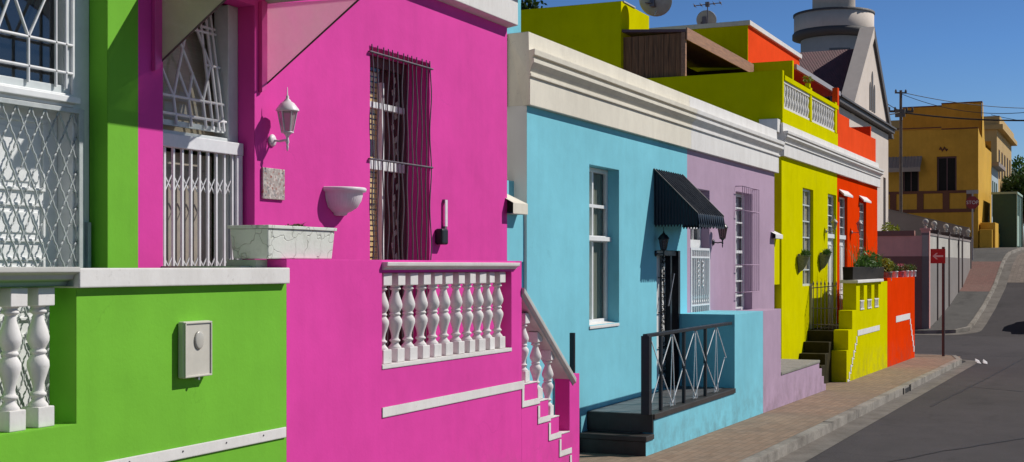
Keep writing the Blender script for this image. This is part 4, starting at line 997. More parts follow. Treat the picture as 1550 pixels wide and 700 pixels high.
def tall_door(house, o, v, zt, fm, lm):
    d = MB(); d.box(o[0], o[0]+.05, v, v+.08, o[2], o[3]); d.box(o[1]-.05, o[1], v, v+.08, o[2], o[3]); d.box(o[0]+.05, o[1]-.05, v-.04, v+.08, zt-.05, zt+.05); d.box(o[0]+.05, o[1]-.05, v+.002, v+.08, o[3]-.05, o[3])
    for k in range(1, 4): d.box(o[0]+.05, o[1]-.05, v+.02, v+.05, zt+(o[3]-zt)*k/4-.012, zt+(o[3]-zt)*k/4+.012)
    d.box((o[0]+o[1])/2-.012, (o[0]+o[1])/2+.012, v+.022, v+.048, zt+.05, o[3]-.05)
    dr = d.build('door_frame', fm, house); MB().quad((o[0], v+.05, zt), (o[1], v+.05, zt), (o[1], v+.05, o[3]), (o[0], v+.05, o[3])).build('fanlight_pane', M['glass_dark'], dr)
    l = MB(); l.box(o[0]+.05, o[1]-.05, v+.03, v+.07, o[2], zt-.05)
    for a, b in ((o[2]+.15, o[2]+.75), (o[2]+.85, zt-.2)):
        for s in (0, 1):
            w = (o[1]-o[0]-.1)/2; x = o[0]+.05+w*s; raised(l, x+.05, x+w-.05, a, b, v+.03)
    l.build('door', lm, dr)
tall_door(yh, yd, v, .73, M['wood_white'], M['wood_white'])
# roof terrace
mb = MB(); zt = 4.05
mb.box(UY0-.0, UY0+.14, VF-.02, VX(940, UY0), YZ1-.3, zt)                       # party wall, lower part
mb.box(UY0+.001, UY0+.25, VX(940, UY0), VF+7, YZ1-.3, 5.77)                      # party wall, tall part
mb.box(UY0+.25, UY0+1.9, VX(940, UY0)+.0, VF+7, YZ1-.3, 5.765)
mb.build('upper_wall', M['yellow'], yh)
bal = MB(); b0, b1, b2 = UY0+.16, UX(1226, VF), UX(1264, VF)
bal.box(UY0+.14, UYO, VF-.02, VF+.12, YZ1-.05, 3.27); bal.box(UY0+.14, UYO-.01, VF-.04, VF+.14, 3.86, 3.96)
bal.box(b1-.09, b1+.09, VF-.03, VF+.13, 3.27, 4.02); bal.box(b2-.12, b2+.10, VF-.03, VF+.13, 3.27, 4.02); bal.box(b1-.06, b1+.06, VF, VF+.1, 4.02, 4.12)
br_ = bal.build('balustrade', M['yellow'], yh)
ref = None
for a, b in ((b0, b1-.09), (b1+.09, b2-.12)):
    n = 10
    for i in range(n):
        u = a + (b-a)*(i+.5)/n
        if ref is None:
            q = MB(); q.lathe([(.06, 0), (.06, .04), (.045, .06), (.065, .16), (.075, .22), (.05, .30), (.055, .34), (.07, .44), (.045, .53), (.06, .56), (.06, .59)], (0, 0, 0), 10); ref = q.build('baluster', M['white'], None); ref.parent = br_; ref.location = (u-ORG[br_].x, VF+.05-ORG[br_].y, 3.27-ORG[br_].z)
        else: copy_part(ref, br_, (u-ORG[br_].x, VF+.05-ORG[br_].y, 3.27-ORG[br_].z))
mb = MB()
for a, b in ((b0, b1-.09), (b1+.09, b2-.12)): mb.box(a, b, VF-.01, VF+.11, 3.272, 3.32); mb.box(a, b, VF-.01, VF+.11, 3.80, 3.858)
mb.build('balustrade_rail', M['white'], br_)
# plank roof shed on the terrace
va, vb = VX(1030, UY0+.1), VX(941, UY0+.1)
sh = MB(); r = random.Random(11); x = va
while x < vb - .02:
    w = r.uniform(.09, .16); sh.box(UY0+.15, UY0+.175+r.uniform(0, .01), x, min(x+w-.008, vb), zt-.2, 5.0); x += w
shed = sh.build('plank_screen', M['wood'], yh)
su1 = UX(1131, va)
mb = MB(); mb.prism([(UY0+.05, va-.14, 5.0), (su1, va-.14, 5.0), (su1, vb+.3, 5.12), (UY0+.05, vb+.3, 5.12)], [(UY0+.05, va-.14, 5.06), (su1, va-.14, 5.06), (su1, vb+.3, 5.18), (UY0+.05, vb+.3, 5.18)]); mb.build('shed_roof', M['frame_brown'], yh)
mb = MB(); mb.box(UY0+.04, su1, va-.17, va-.142, 4.83, 5.09); mb.build('fascia_board', M['wood_beam'], yh)
for a, b in ((UY0+.06, zt), (su1-.12, zt-1)): MB().box(a, a+.09, va-.12, va-.03, b, 5.0).build('shed_post', M['wood_beam'], yh)
MB().box(UY0+1.9, su1+.2, vb-.02, vb-.001, 2.6, 5.0).build('shade_lining', M['shed_shade_wood'], yh)  # this and the next two sheets are added to make the shed inside dark
MB().box(UY0+.18, su1-.1, va+.02, vb-.03, zt-.3, zt+.10).build('shade_floor', M['shed_shade_wood'], yh)
MB().box(su1-.09, su1-.05, va+.0, vb-.03, zt-.3, 4.98).build('shade_end', M['shed_shade_wood'], yh)
# white step and small white parapet block beside the lilac roof
mb = MB(); mb.box(UY0+.14, UY0+.9, VX(940, UY0)-.02, VX(940, UY0)+1.5, 5.77, 5.80); mb.build('roof_flashing', M['greywhite'], yh)
mb = MB(); mb.box(UY0-.28, UY0-.003, VF+.02, VF+.4, 2.75, 3.02); mb.build('parapet_block', M['white'], yh)

oh = thing('orange_house', 'vivid orange two storey house at the street corner', 'house', (36, VF, G(36)))
od = (UX(1270.8, VF), UX(1282.7, VF), -1.45, 1.75); ow = (UX(1301, VF), UX(1311, VF), -.5, 1.73)
mb = MB(); wall(mb, UYO, UOR, -3.2, YZ0+.02, VF, [(*od, .07), (*ow, .07)]); body(mb, UYO, UOR, VF, VF+9, -3.2, YZ1, left=False, zr=2.6); mb.build('wall', M['orange'], oh)
mb = MB(); moulding(mb, cornice_prof(VF, YZ0, YZ1), UYO+.002, UOR, 0, 1.0, VF); mb.build('cornice', M['white'], oh)
tall_door(oh, od, v, .73, M['wood_white'], M['wood_white'])
window(oh, *ow, v, frame=.05, mull=((.33, .025), (.66, .025)), rails=[(k/9, .025) for k in range(1, 9)], fmat=M['wood_grey'], gmat=M['glass_dark'])
for o in (od, ow):
    mb = MB(); mb.prism([(o[0]-.08, VF-.002, o[3]+.17), (o[0]-.08, VF-.13, o[3]+.05), (o[0]-.08, VF-.13, o[3]+.0), (o[0]-.08, VF-.002, o[3]+.12)], [(o[1]+.08, VF-.002, o[3]+.17), (o[1]+.08, VF-.13, o[3]+.05), (o[1]+.08, VF-.13, o[3]+.0), (o[1]+.08, VF-.002, o[3]+.12)]); mb.build('door_hood' if o is od else 'window_hood', M['white'], oh)
UM = UY0 + 5.9
vq = VX(1132, UM)
mb = MB(); mb.box(UM, UX(1210, vq), vq, VF+8, YZ1-.3, 6.12); mb.build('upper_storey', M['orange_up'], oh)
mb = MB(); mb.box(UM-.03, UM-.003, vq-.005, VF+8, YZ1-.3, 6.12); mb.box(UM-.03, UM+.10, VX(1200, UM), vq-.006, YZ1-.3, 5.15); mb.build('party_wall', M['yellow'], oh)
mb = MB(); mb.box(UM-.06, UX(1210, vq)+.04, vq-.07, vq+.2, 6.12, 6.24); mb.box(UM-.06, UM+.18, vq+.2, VF+8, 6.12, 6.235); mb.build('roof_coping', M['white'], oh)
MB().quad((UM+.18, vq+.2, 6.128), (UX(1210, vq), vq+.2, 6.128), (UX(1210, vq), VF+8, 6.128), (UM+.18, VF+8, 6.128)).build('flat_roof', M['grey_wall'], oh)
ur = UX(1270, 7.6)
mb = MB(); mb.box(UM+1.2, ur, 7.62, vq-.003, 5.12, 5.19); mb.build('patio_roof', M['soffit'], oh)
mb = MB(); mb.box(UM+1.2, ur, 7.55, 7.62, 5.11, 5.24); mb.build('patio_gutter', M['zinc'], oh)
mb = MB(); mb.quad((UM+1.2, vq-.01, YZ1-.3), (ur, vq-.01, YZ1-.3), (ur, vq-.01, 5.12), (UM+1.2, vq-.01, 5.12)); mb.box(ur-.14, ur-.02, 7.64, 7.76, 2.6, 5.12); mb.build('patio_wall', M['soffit'], oh)
mb = MB(); f0, f1, f2 = UYO+.2, UX(1285, VF), UX(1325, VF)
mb.uz([(UYO+.012, YZ1-.05), (UYO+.012, 4.42), (f0, 4.42), (f0, 3.80), (f1, 3.80), (f1, 3.60), (f2, 3.64), (f2, YZ1-.05)], VF-.01, VF+.12)
mb.box(f2-.12, f2, VF+.12, VF+.75, YZ1-.05, 4.0); mb.box(f1, f1+.1, VF+.12, VF+.5, YZ1-.05, 3.8); mb.build('roof_parapet', M['orange_up'], oh)
mb = MB(); mb.tube([(UOR+.06, VF+.15, 2.2), (UOR+.06, VF+.15, -2.6)], .05, 8); mb.box(UOR-.02, UOR+.5, VF+.1, VF+.16, 1.62, 1.70); mb.build('downpipe', M['zinc'], oh)
# little rooftop plants on the terrace wall
tp = MB(); r = random.Random(2); leaves(tp, (b1, VF+.05, 4.22), (.18, .10, .10), 50, .10, r); tp.build('rooftop_leaves', M['leaf_yellow'], None)
bpy.data.objects['rooftop_leaves'].name = 'potted_plant'; tag(bpy.data.objects['potted_plant'], 'small yellow green plant on top of the terrace balustrade post', 'plant')

# ---- dishes and aerials
def dish(u, v, z, rad, az, label, zfoot):
    t = thing('satellite_dish', label, 'dish', (u, v, zfoot))
    prof = [(rad*k/8, .22*rad*(k/8)**2) for k in range(9)]
    d = MB().lathe([(max(a, .001), b) for a, b in prof] + [(rad, .22*rad+.012), (rad*.96, .22*rad+.012)] + [(max(.001, a*.96), b+.014) for a, b in prof[::-1]], (0, 0, 0), 28).build('reflector', M['dish'], t, org=(0, 0, 0))
    d.location = (0, 0, z-zfoot); d.rotation_euler = (R(62), 0, az)
    ax = Vector((math.sin(az), -math.cos(az), .45)).normalized()
    p0 = Vector((0, 0, z-zfoot)) - Vector((0, 0, rad*.8)); p1 = Vector((0, 0, z-zfoot)) + ax*rad*1.15 + Vector((0, 0, -rad*.55))
    a = MB(); a.tube([p0, p1], rad*.035, 6); a.box(p1.x-rad*.08, p1.x+rad*.08, p1.y-rad*.08, p1.y+rad*.08, p1.z-rad*.08, p1.z+rad*.1); a.build('feed_arm', M['sign_white'], t, org=(0, 0, 0))
    m = MB(); m.tube([(0, .02, z-zfoot), (-.12*ax.x, .1, z-zfoot-.05), (-.12*ax.x, .1, 0)], .022, 8); m.box(-.1*ax.x-.08, -.1*ax.x+.08, .03, .17, 0, .02); m.box(-.09, .07, -.01, .09, z-zfoot-.12, z-zfoot+.1); m.build('mount', M['wrought'], t, org=(0, 0, 0))
    return t
vq1 = VX(991, UY0+.6); dish(UY0+.6, vq1, 5.82, .37, R(95), 'larger grey satellite dish seen from behind at the top edge of the picture', 5.765)
vq2 = VX(1069, UM+1.2); dish(UM+1.2, vq2, 6.55, .27, R(100), 'smaller grey satellite dish on the roof behind the wooden shed, under an aerial', 6.12)
def aerial(u, v, z0, z1, half, dirv, label, els=5):
    t = thing('tv_aerial', label, 'aerial', (u, v, z0))
    m = MB(); m.tube([(u, v, z0), (u, v, z1)], .014, 6); m.build('mast', M['wrought'], t)
    b = MB(); d = Vector(dirv).normalized(); s = Vector((-d.y, d.x, 0))
    b.tube([Vector((u, v, z1)) - d*half, Vector((u, v, z1)) + d*half], .012, 6)
    for k in range(els):
        c = Vector((u, v, z1)) + d*half*(-1 + 2*k/(els-1)); b.tube([c - s*.28, c + s*.28], .008, 5); b.sphere(c, .03, 8, 6)
    b.box(u-.05, u+.05, v-.05, v+.05, z1-.06, z1+.06); b.build('boom', M['wrought'], t)
aerial(UM+1.0, VX(1071, UM+1.0), 6.12, ZY(7, UM+1.0, 9.9), .34, (.15, -1, .06), 'black television aerial against the sky beside the smaller satellite dish')
aerial(UX(1146, 7.3), 7.3, 1.7, ZY(158, UX(1146, 7.3), 7.3), .29, (.2, -1, .0), 'black television aerial in front of the olive terrace wall above the lilac house')

# ---- lamps and wall baskets on the yellow/orange fronts
lantern('wall_lamp', 'pale wall lantern on the yellow wall beside the white door', UX(1250, VF), VF, ZY(350, 31.5, VF), M['zinc'], M['lampglass'], arm=.2, s=.8)
lantern('wall_lamp', 'pale wall lantern on the orange wall between door and window', UX(1289, VF), VF, ZY(352, 35, VF), M['zinc'], M['lampglass'], arm=.2, s=.85)
def basket(x, y, label, seed):
    u = UX(x, VF); z = ZY(y, u, VF); t = thing('wall_basket', label, 'planter', (u, VF, z-.35), 'planted half baskets on the yellow wall')
    mb = MB(); mb.lathe([(.02, -.34), (.08, -.30), (.17, -.16), (.22, 0), (.24, .015), (.22, .02)], (u+.12, VF-.02, z), 18, math.pi, 2*math.pi); mb.build('basket', M['pot_olive'], t)
    r = random.Random(seed); l = MB(); [blades(l, (u+.12+r.uniform(-.17, .17), VF-.10-.10*r.random(), z-.01), .12, 4, .17, r, .007, .4) for _ in range(60)]; leaves(l, (u+.12, VF-.15, z+.03), (.23, .12, .07), 200, .05, r); l.build('plant', M['leaf'], t)
    mb = MB(); mb.box(u+.05, u+.19, VF-.02, VF-.002, z-.36, z+.05); mb.build('bracket', M['wrought'], t)
basket(1207, 388, 'left one of two planted half baskets on the yellow wall, below the window', 1)
basket(1240, 386, 'right one of two planted half baskets, beside the yellow house door', 2)

# ---- yellow/orange stoop
ys = thing('yellow_stoop', 'acid yellow stoop wall with three slots, stepped left end and dark steps', 'porch', (31, VS, G(31)))
YU = [UX(x, VS) for x in (1281.5, 1284, 1290, 1296)]; YO = UX(1343, VS); ORR = UX(1384.5, VS); YT = -.39
slots = [(UX(1301.5, VS), UX(1307.5, VS)), (UX(1312.5, VS), UX(1319, VS)), (UX(1323.5, VS), UX(1329.5, VS))]; sz0, sz1 = ZY(470, 31, VS), ZY(433, 31, VS)
mb = MB(); T = .30
wall(mb, YU[3], YO, -3.2, YT, VS, [(a, b, sz0, sz1, T) for a, b in slots])
mb.quad((YU[3], VS, -1.0), (YU[3], VS+T, -1.0), (YU[3], VS+T, YT), (YU[3], VS, YT)); mb.quad((YU[3], VS+T, -3.2), (YO, VS+T, -3.2), (YO, VS+T, sz0), (YU[3], VS+T, sz0)); mb.quad((YU[3], VS, YT), (YO, VS, YT), (YO, VS+T, YT), (YU[3], VS+T, YT))
mb.box(YU[2], YU[3]-.001, VS+.0005, VS+T, -3.2, -1.0); mb.box(YU[1], YU[2]-.001, VS+.001, VS+T+.02, -3.2, -1.42); mb.box(YU[0], YU[1]-.001, VS+.0015, VS+T+.03, -3.2, -1.86)
mb.box(YU[2]-.28, YU[2]-.001, VS+.012, VS+T+.01, -3.2, -1.24) if False else None
mb.build('parapet_wall', M['yellow'], ys)
mb = MB(); mb.box(YU[3]-.12, UX(1334, VS), VS-.06, VS+T+.05, YT+.0, YT+.07); mb.build('coping', M['white'], ys, bevel=.01)
for a, b in slots:
    mb = MB(); h = .22
    mb.box(a+.02, b-.02, VS-.015, VS+.09, sz0+.002, sz0+.04)
    for k in range(3):
        c = a+.02+(b-a-.04)*(k+.5)/3; mb.box(c-.03, c+.03, VS-.012, VS+.06, sz0+.042, sz0+h-.03)
    mb.box(a+.015, b-.015, VS-.018, VS+.07, sz0+h-.03, sz0+h); mb.build('slot_ornament', M['white'], ys)
mb = MB(); sy = ZY(492.5, UX(1330, VS), VS)
ua, ub = UX(1298, VS), UX(1331, VS); mb.box(ua, ub, VS-.008, VS-.001, sy-.13, sy)
n = 7
for i in range(n):
    u = ua - (ua - UX(1282.5, VS))*(i)/n; u2 = ua - (ua - UX(1282.5, VS))*(i+1)/n; z = sy - .13 - (1.05)*i/n; z2 = sy - .13 - 1.05*(i+1)/n
    mb.box(u2, u2+.10, VS-.008, VS-.001, z2-.02, z); mb.box(u2+.1, u+.10, VS-.008, VS-.001, z-.05, z) if i else None
mb.build('zigzag_stripe', M['white'], ys)
mb = MB(); FZ = -1.42
mb.box(30.05, YO, VS+T, VF-.003, -3.2, FZ)
nst = 5
for i in range(nst): mb.box(27.95+.42*i, 27.95+.42*(i+1), VS+T+.035, VF-.003, -3.2, -2.58+(FZ+2.58)*(i+1)/(nst+.0)-.02)
mb.build('steps', M['tile_shade'], ys, bevel=.01)
os_ = thing('orange_stoop', 'orange stoop wall with white stripe and stepped dashes near the corner', 'porch', (37.5, VS, G(37.5)))
OT = -.31
mb = MB(); mb.box(YO+.002, ORR, VS, VS+T, -3.3, OT); mb.box(YO+.002, ORR-.2, VS+T, VF-.003, -3.3, FZ); mb.build('parapet_wall', M['orange'], os_)
mb = MB(); ua, ub = UX(1356, VS), UX(1376, VS); sy = ZY(474.5, ub, VS); mb.box(ua, ub, VS-.008, VS-.001, sy-.17, sy)
n = 7
for i in range(n):
    u = ub + (ORR-.12-ub)*i/n; z = sy - (1.15)*i/n; mb.box(u, u+.17, VS-.008, VS-.001, z-.17, z-.0 if i else z-.172 + .172)
mb.build('stepped_stripe', M['white'], os_)
# iron gate at the top of the dark steps
ig = thing('iron_gate', 'thin dark spiked iron gate at the top of the yellow house steps', 'gate', (29.75, 6.0, FZ))
mb = MB(); gu = 29.9
for k in range(7):
    vv = VF-.08 - k*.085; mb.tube([(gu, vv, FZ), (gu, vv, -.42)], .010, 5); mb.lathe([(.016, 0), (.02, .02), (.001, .09)], (gu, vv, -.42), 6)
mb.build('bars', M['wrought'], ig)
mb = MB(); mb.tube([(gu, VF-.02, -.50), (gu, VS+T, -.44)], .011, 5); mb.tube([(gu, VF-.02, FZ+.1), (gu, VF-.62, FZ+.1)], .012, 5); mb.tube([(gu, VF-.02, -.95), (gu, VF-.62, -.95)], .008, 5); mb.build('rails', M['wrought'], ig)
mb = MB(); mb.box(gu-.03, gu+.03, VF-.05, VF-.003, FZ, -.40); mb.build('gate_post', M['steel_grey'], ig)
# planters along the stoop wall
r = random.Random(21)
bp = thing('window_box', 'long black planter box of green plants on the yellow stoop wall', 'planter', (32.5, VS+.2, YT+.07))
mb = MB(); q0, q1 = YU[3]-.05, UX(1330, VS+.2); tapered(mb, q0, q1, VS+.06, VS+.30, YT+.072, YT+.37, .02); mb.build('box', M['box_black'], bp, bevel=.01)
mb = MB()
leaves(mb, (32.9, VS+.18, YT+.46), (.8, .13, .16), 1200, .09, r); leaves(mb, (32.3, VS+.18, YT+.42), (.5, .12, .10), 420, .11, r); leaves(mb, (33.9, VS+.18, YT+.42), (.8, .16, .13), 420, .08, r); leaves(mb, (33.0, VS+.10, YT+.55), (1.1, .25, .22), 260, .10, r)
for k in range(26): blades(mb, (31.6+r.uniform(0, 3.2), VS+.18, YT+.36), .4, 3, .40, r, .012)
for k in range(16): blades(mb, (32.6+r.uniform(-1.3, 2), VS+.2, YT+.35), .5, 3, r.uniform(.5, 1.0), r, .007, .3)
mb.build('plant', M['leaf'], bp)
def pot(u, v, z, rr, h, mat, label, kind, group=None):
    t = thing('flower_pot', label, 'pot', (u, v, z), group)
    MB().lathe([(rr*.86, 0), (rr*.93, h*.85), (rr, h*.86), (rr, h), (rr*.9, h), (rr*.86, h*.9), (.001, h*.9)], (u, v, z), 16).build('pot', mat, t)
    if kind == 'mix':
        l = MB(); leaves(l, (u, v, z+h+.16), (.5, .2, .2), 420, .10, r); blades(l, (u, v, z+h*.9), .5, 26, .45, r, .012); l.build('plant', M['leaf_yellow'], t)
        l = MB(); leaves(l, (u-.05, v, z+h+.1), (.28, .14, .12), 250, .09, r); l.build('leaves', M['leaf'], t)
    else:
        l = MB(); leaves(l, (u, v, z+h+.08), (.2, .12, .10), 170, .07, r); blades(l, (u, v, z+h*.9), .3, 14, .28, r, .008); l.build('plant', M['leaf'] if kind != 'dry' else M['leaf_dry'], t)
        if kind == 'flower': f = MB(); leaves(f, (u, v, z+h+.12), (.16, .11, .09), 150, .06, r); f.build('flowers', M['flower'], t)
pot(UX(1341, VS+.14), VS+.14, OT-.08+.002, .17, .24, M['pot_grey'], 'grey cement pot of straggly yellow green plant at the yellow and orange join', 'mix')
pot(UX(1353.5, VS+.09), VS+.09, OT, .11, .17, M['pot_white'], 'white pot of green leaves, nearest of the white pots to the grey pot', 'leaf', 'white pots on the orange wall')
pot(UX(1362, VS+.09), VS+.09, OT, .12, .17, M['flower'], 'pink pot with pink flowers on the orange wall', 'flower')
pot(UX(1370, VS+.09), VS+.09, OT, .11, .18, M['pot_white'], 'white pot just right of the pink flower pot on the orange wall', 'dry', 'white pots on the orange wall')
pot(UX(1376, VS+.09), VS+.09, OT, .11, .18, M['pot_white'], 'middle white pot of the right hand three on the orange wall', 'leaf', 'white pots on the orange wall')
pot(UX(1381.5, VS+.09), VS+.09, OT, .11, .18, M['pot_white'], 'white pot at the far right end of the orange wall', 'dry', 'white pots on the orange wall')

# ================================================================ street corner furniture
su, sv = 41.2, VX(1428, 41.2)
sp = thing('road_sign', 'square red one way sign with white left arrow on a brown post', 'sign', (su, sv, G(su)))
MB().tube([(su, sv, G(su)-.05), (su, sv, ZY(374, su, sv))], .045, 12).build('post', M['pole_steel'], sp)
s0, s1 = VX(1431, su-.05), VX(1408.5, su-.05); q0, q1 = ZY(399, su, sv), ZY(377, su, sv)
pn = MB().box(su-.062, su-.05, s0, s1, q0, q1).build('panel', M['sign_red'], sp, bevel=.003)
cz, cy, k = (q0+q1)/2, (s0+s1)/2, (s1-s0)
arrow = [(.36, 0), (.12, .22), (.0, .22), (.14, .065), (-.36, .065), (-.36, -.065), (.14, -.065), (.0, -.22), (.12, -.22)]
MB().prism([(su-.066, cy+a*k, cz+b*k) for a, b in arrow], [(su-.0635, cy+a*k, cz+b*k) for a, b in arrow]).build('arrow', M['sign_white'], pn)
mb = MB()
for q in ((s0+.012, s1-.012, q1-.022, q1-.012), (s0+.012, s1-.012, q0+.012, q0+.022), (s0+.012, s0+.022, q0+.022, q1-.022), (s1-.022, s1-.012, q0+.022, q1-.022)): mb.box(su-.065, su-.0625, q[0], q[1], q[2], q[3])
mb.build('border', M['sign_red'], pn)
lt = thing('litter', 'scrap of white plastic litter on the road by the kerb corner', 'litter', (40.6, 3.75, GR(40.6)))
mb = MB(); r2 = random.Random(4)
for k in range(7):
    a, b, h = 40.4+r2.uniform(-.35, .5), 3.6+r2.uniform(-.25, .12), GR(40.6)+.01
    mb.add([(a, b, h), (a+.16, b+.03, h+.05*r2.random()), (a+.2, b+.14, h+.09), (a+.02, b+.12, h+.02)], [[0, 1, 2, 3]])
mb.build('scraps', M['litter'], lt)
dg = thing('storm_drain', 'black storm drain mouth cut in the kerb before the orange wall', 'drain', (32, KV, GR(32)))
uu = UX(1373, KV); mb = MB(); mb.uz([(uu-.5, GR(uu)+.015), (uu+.35, GR(uu)+.015), (uu+.3, GR(uu)+.105), (uu-.35, GR(uu)+.115)], KV-.014, KV-.006); mb.build('mouth', M['black'], dg)
for a in (uu-.6, uu+.36): MB().box(a, a+.1, KV-.03, KV-.006, GR(uu)-.02, GR(uu)+.15).build('drain_cheek', M['kerb'], dg)

# ================================================================ mauve corner wall and grey wall with finials
mw = thing('boundary_wall', 'mauve and dark plum boundary wall across the side street', 'wall', (57.9, 9.2, G(58)))
WU = 57.9; wv = VX(1405, WU); DZ = .41
mb = MB(); mb.box(WU, WU+.25, wv+.26, 14, DZ, 1.28); mb.build('upper_wall', M['mauve'], mw)
mb = MB(); mb.box(WU-.012, WU+.262, wv+.26, 14, -3.2, DZ-.002); mb.build('dado', M['mauve_dark'], mw)
mb = MB(); mb.box(WU-.05, WU+.3, VX(1384, WU), 14, 1.28, 1.50); mb.build('coping', M['mauve_dark'], mw)
gw = thing('boundary_wall', 'cream and grey street wall with dark piers topped by white balls', 'wall', (66, wv, G(66)))
WE = UX(1470, wv)
mb = MB(); mb.box(WU, WE, wv, wv+.25, DZ, 1.30); mb.build('upper_wall', M['wall_cream'], gw)
mb = MB(); mb.box(WU, WE, wv-.010, wv+.26, -3.2, DZ-.002); mb.build('dado', M['plum_grey'], gw)
mb = MB(); mb.box(WU, WE, wv-.03, wv+.28, 1.30, 1.40); mb.build('coping', M['grey_wall'], gw)
piers = [WU+.12] + [UX(x, wv) for x in (1418.5, 1436, 1450.5, 1456, 1469)]
for i, u in enumerate(piers):
    mb = MB(); w = .14 if i else .10
    mb.box(u-w, u+w, wv-.05, wv+.30, G(u)-.5, 1.52); mb.box(u-w-.05, u+w+.05, wv-.09, wv+.34, 1.52, 1.60); pr = mb.build('pier', M['pil'] if i else M['mauve'], gw)
    mb = MB(); mb.lathe([(.07, 1.60), (.05, 1.68), (.10, 1.72), (.04, 1.76)], (u, wv+.125, 0), 10); mb.sphere((u, wv+.125, 1.87), .125, 14, 10); mb.build('ball_finial', M['wall_cream'], pr)
# small house number plate streak on the wall
# grey side wall climbing towards the ochre house
sw = thing('boundary_wall', 'rough grey sloping wall below the ochre house', 'wall', (77, 10, G(77)))
wu2 = 77.0; mb = MB(); a0, a1 = VX(1465, wu2), VX(1320, wu2)
mb.prism([(wu2, a0, -2), (wu2, a1, -2), (wu2, a1, ZY(313, wu2, a1)), (wu2, a0, ZY(347, wu2, a0))], [(wu2+.3, a0, -2), (wu2+.3, a1, -2), (wu2+.3, a1, ZY(313, wu2, a1)), (wu2+.3, a0, ZY(347, wu2, a0))]); mb.build('wall', M['grey_wall'], sw)
mb = MB(); mb.prism([(wu2-.04, a0-.05, ZY(347, wu2, a0)), (wu2-.04, a1, ZY(313, wu2, a1)), (wu2-.04, a1, ZY(311, wu2, a1)), (wu2-.04, a0-.05, ZY(345, wu2, a0))], [(wu2+.34, a0-.05, ZY(347, wu2, a0)), (wu2+.34, a1, ZY(313, wu2, a1)), (wu2+.34, a1, ZY(311, wu2, a1)), (wu2+.34, a0-.05, ZY(345, wu2, a0))]); mb.build('coping', M['plum_grey'], sw)
bsx, bsy = 63.0, VX(1347, 63.0)
bsn = thing('garden_shrub', 'yellow green shrub above the mauve wall against the white building', 'shrub', (bsx, bsy, G(63)))
mb = MB(); r = random.Random(8); leaves(mb, (bsx, bsy, 1.45), (.6, .5, .6), 500, .2, r); mb.build('foliage', M['leaf_yellow'], bsn)
mb = MB(); mb.tube([(bsx, bsy, G(63)), (bsx+.05, bsy, 1.4)], .06, 8); mb.build('stem', M['bark'], bsn)

# ================================================================ mosque
mq = thing('mosque', 'off white mosque with steep gable, maroon roof and round minaret', 'mosque', (67, 11.1, G(60)))
QV = 11.0; QE = UX(1344.5, QV); GC = UX(1318.5, QV+.2); az = ZY(50, GC, QV+.2)
hw = 5.9; ez = 7.5
mb = MB(); wall(mb, 57.0, QE, -3, 6.95, QV, [(66.0, 66.9, 3.2, 5.2, .2), (70.2, 71.0, 1.0, 4.6, .2)])
mb.quad((QE, QV, -3), (QE, QV+11, -3), (QE, QV+11, 6.95), (QE, QV, 6.95)); mb.quad((57, QV, -3), (57, QV+11, -3), (57, QV+11, 6.95), (57, QV, 6.95)); mb.quad((57, QV+11, -3), (QE, QV+11, -3), (QE, QV+11, 6.95), (57, QV+11, 6.95))
mb.build('wall', M['mosque'], mq)
mb = MB(); mb.box(56.8, QE+.25, QV-.30, QV+.12, 7.0, 7.2); mb.box(56.8, QE+.25, QV-.4, QV-.2, 7.2, 7.28); mb.build('gutter', M['mosque_dark'], mq)
gv0, gv1 = QV+.15, QV+.75
LW = UX(1305.2, gv0), UX(1309.2, gv0)
mb = MB(); mb.uz([(GC-hw, 7.1), (GC+hw, 7.1), (GC, az-.25)], gv0, gv1-.1); mb.build('gable', M['mosque'], mq)
for (dx, z0, z1) in ((-.62, 7.75, 9.15), (0, 7.75, 9.75), (.62, 7.75, 9.15)):
    w = .19; mb = MB(); mb.uz([(GC+dx-w, z0), (GC+dx+w, z0), (GC+dx+w, z1-.25), (GC+dx+w*.55, z1-.08), (GC+dx, z1), (GC+dx-w*.55, z1-.08), (GC+dx-w, z1-.25)], gv0-.03, gv0-.006); mb.build('lancet_window', M['mosque_dark'], mq)
mb = MB()
sl = (az - 7.1)/hw
mb.uz([(GC-hw-.5, 7.1-.2), (GC-hw+.25, 7.1-.2), (GC+.05, az-.25), (GC, az+.3)], gv0-.12, gv1); mb.build('gable_coping', M['mosque'], mq)
mb = MB(); mb.uz([(GC+.02, az+.28), (GC+.05, az-.25), (GC+hw-.25, 6.9), (GC+hw+.4, 6.9)], gv0-.13, gv1+.01); mb.build('gable_coping', M['mosque_dark'], mq)
# corrugated roof slopes
rb = VX(1211, GC)
for sgn in (-1, 1):
    mb = MB(); n = 200; vs = []
    for i in range(n + 1):
        vv = gv1 + (rb + 1 - gv1)*i/n; h = .014*math.sin(i*math.pi/2*1.0)
        vs += [(GC, vv, az-.75+h), (GC+sgn*(hw+.1), vv, 6.5+h)]
    mb.add(vs, [[2*i, 2*i+1, 2*i+3, 2*i+2] for i in range(n)]); mb.build('roof', M['maroon'], mq)
# lean-to roof behind gutter, left of gable
mb = MB(); mb.quad((57, QV-.2, 7.21), (QE, QV-.2, 7.21), (QE, QV+11, 7.0), (57, QV+11, 7.0)); mb.build('lean_to_roof', M['maroon'], mq)
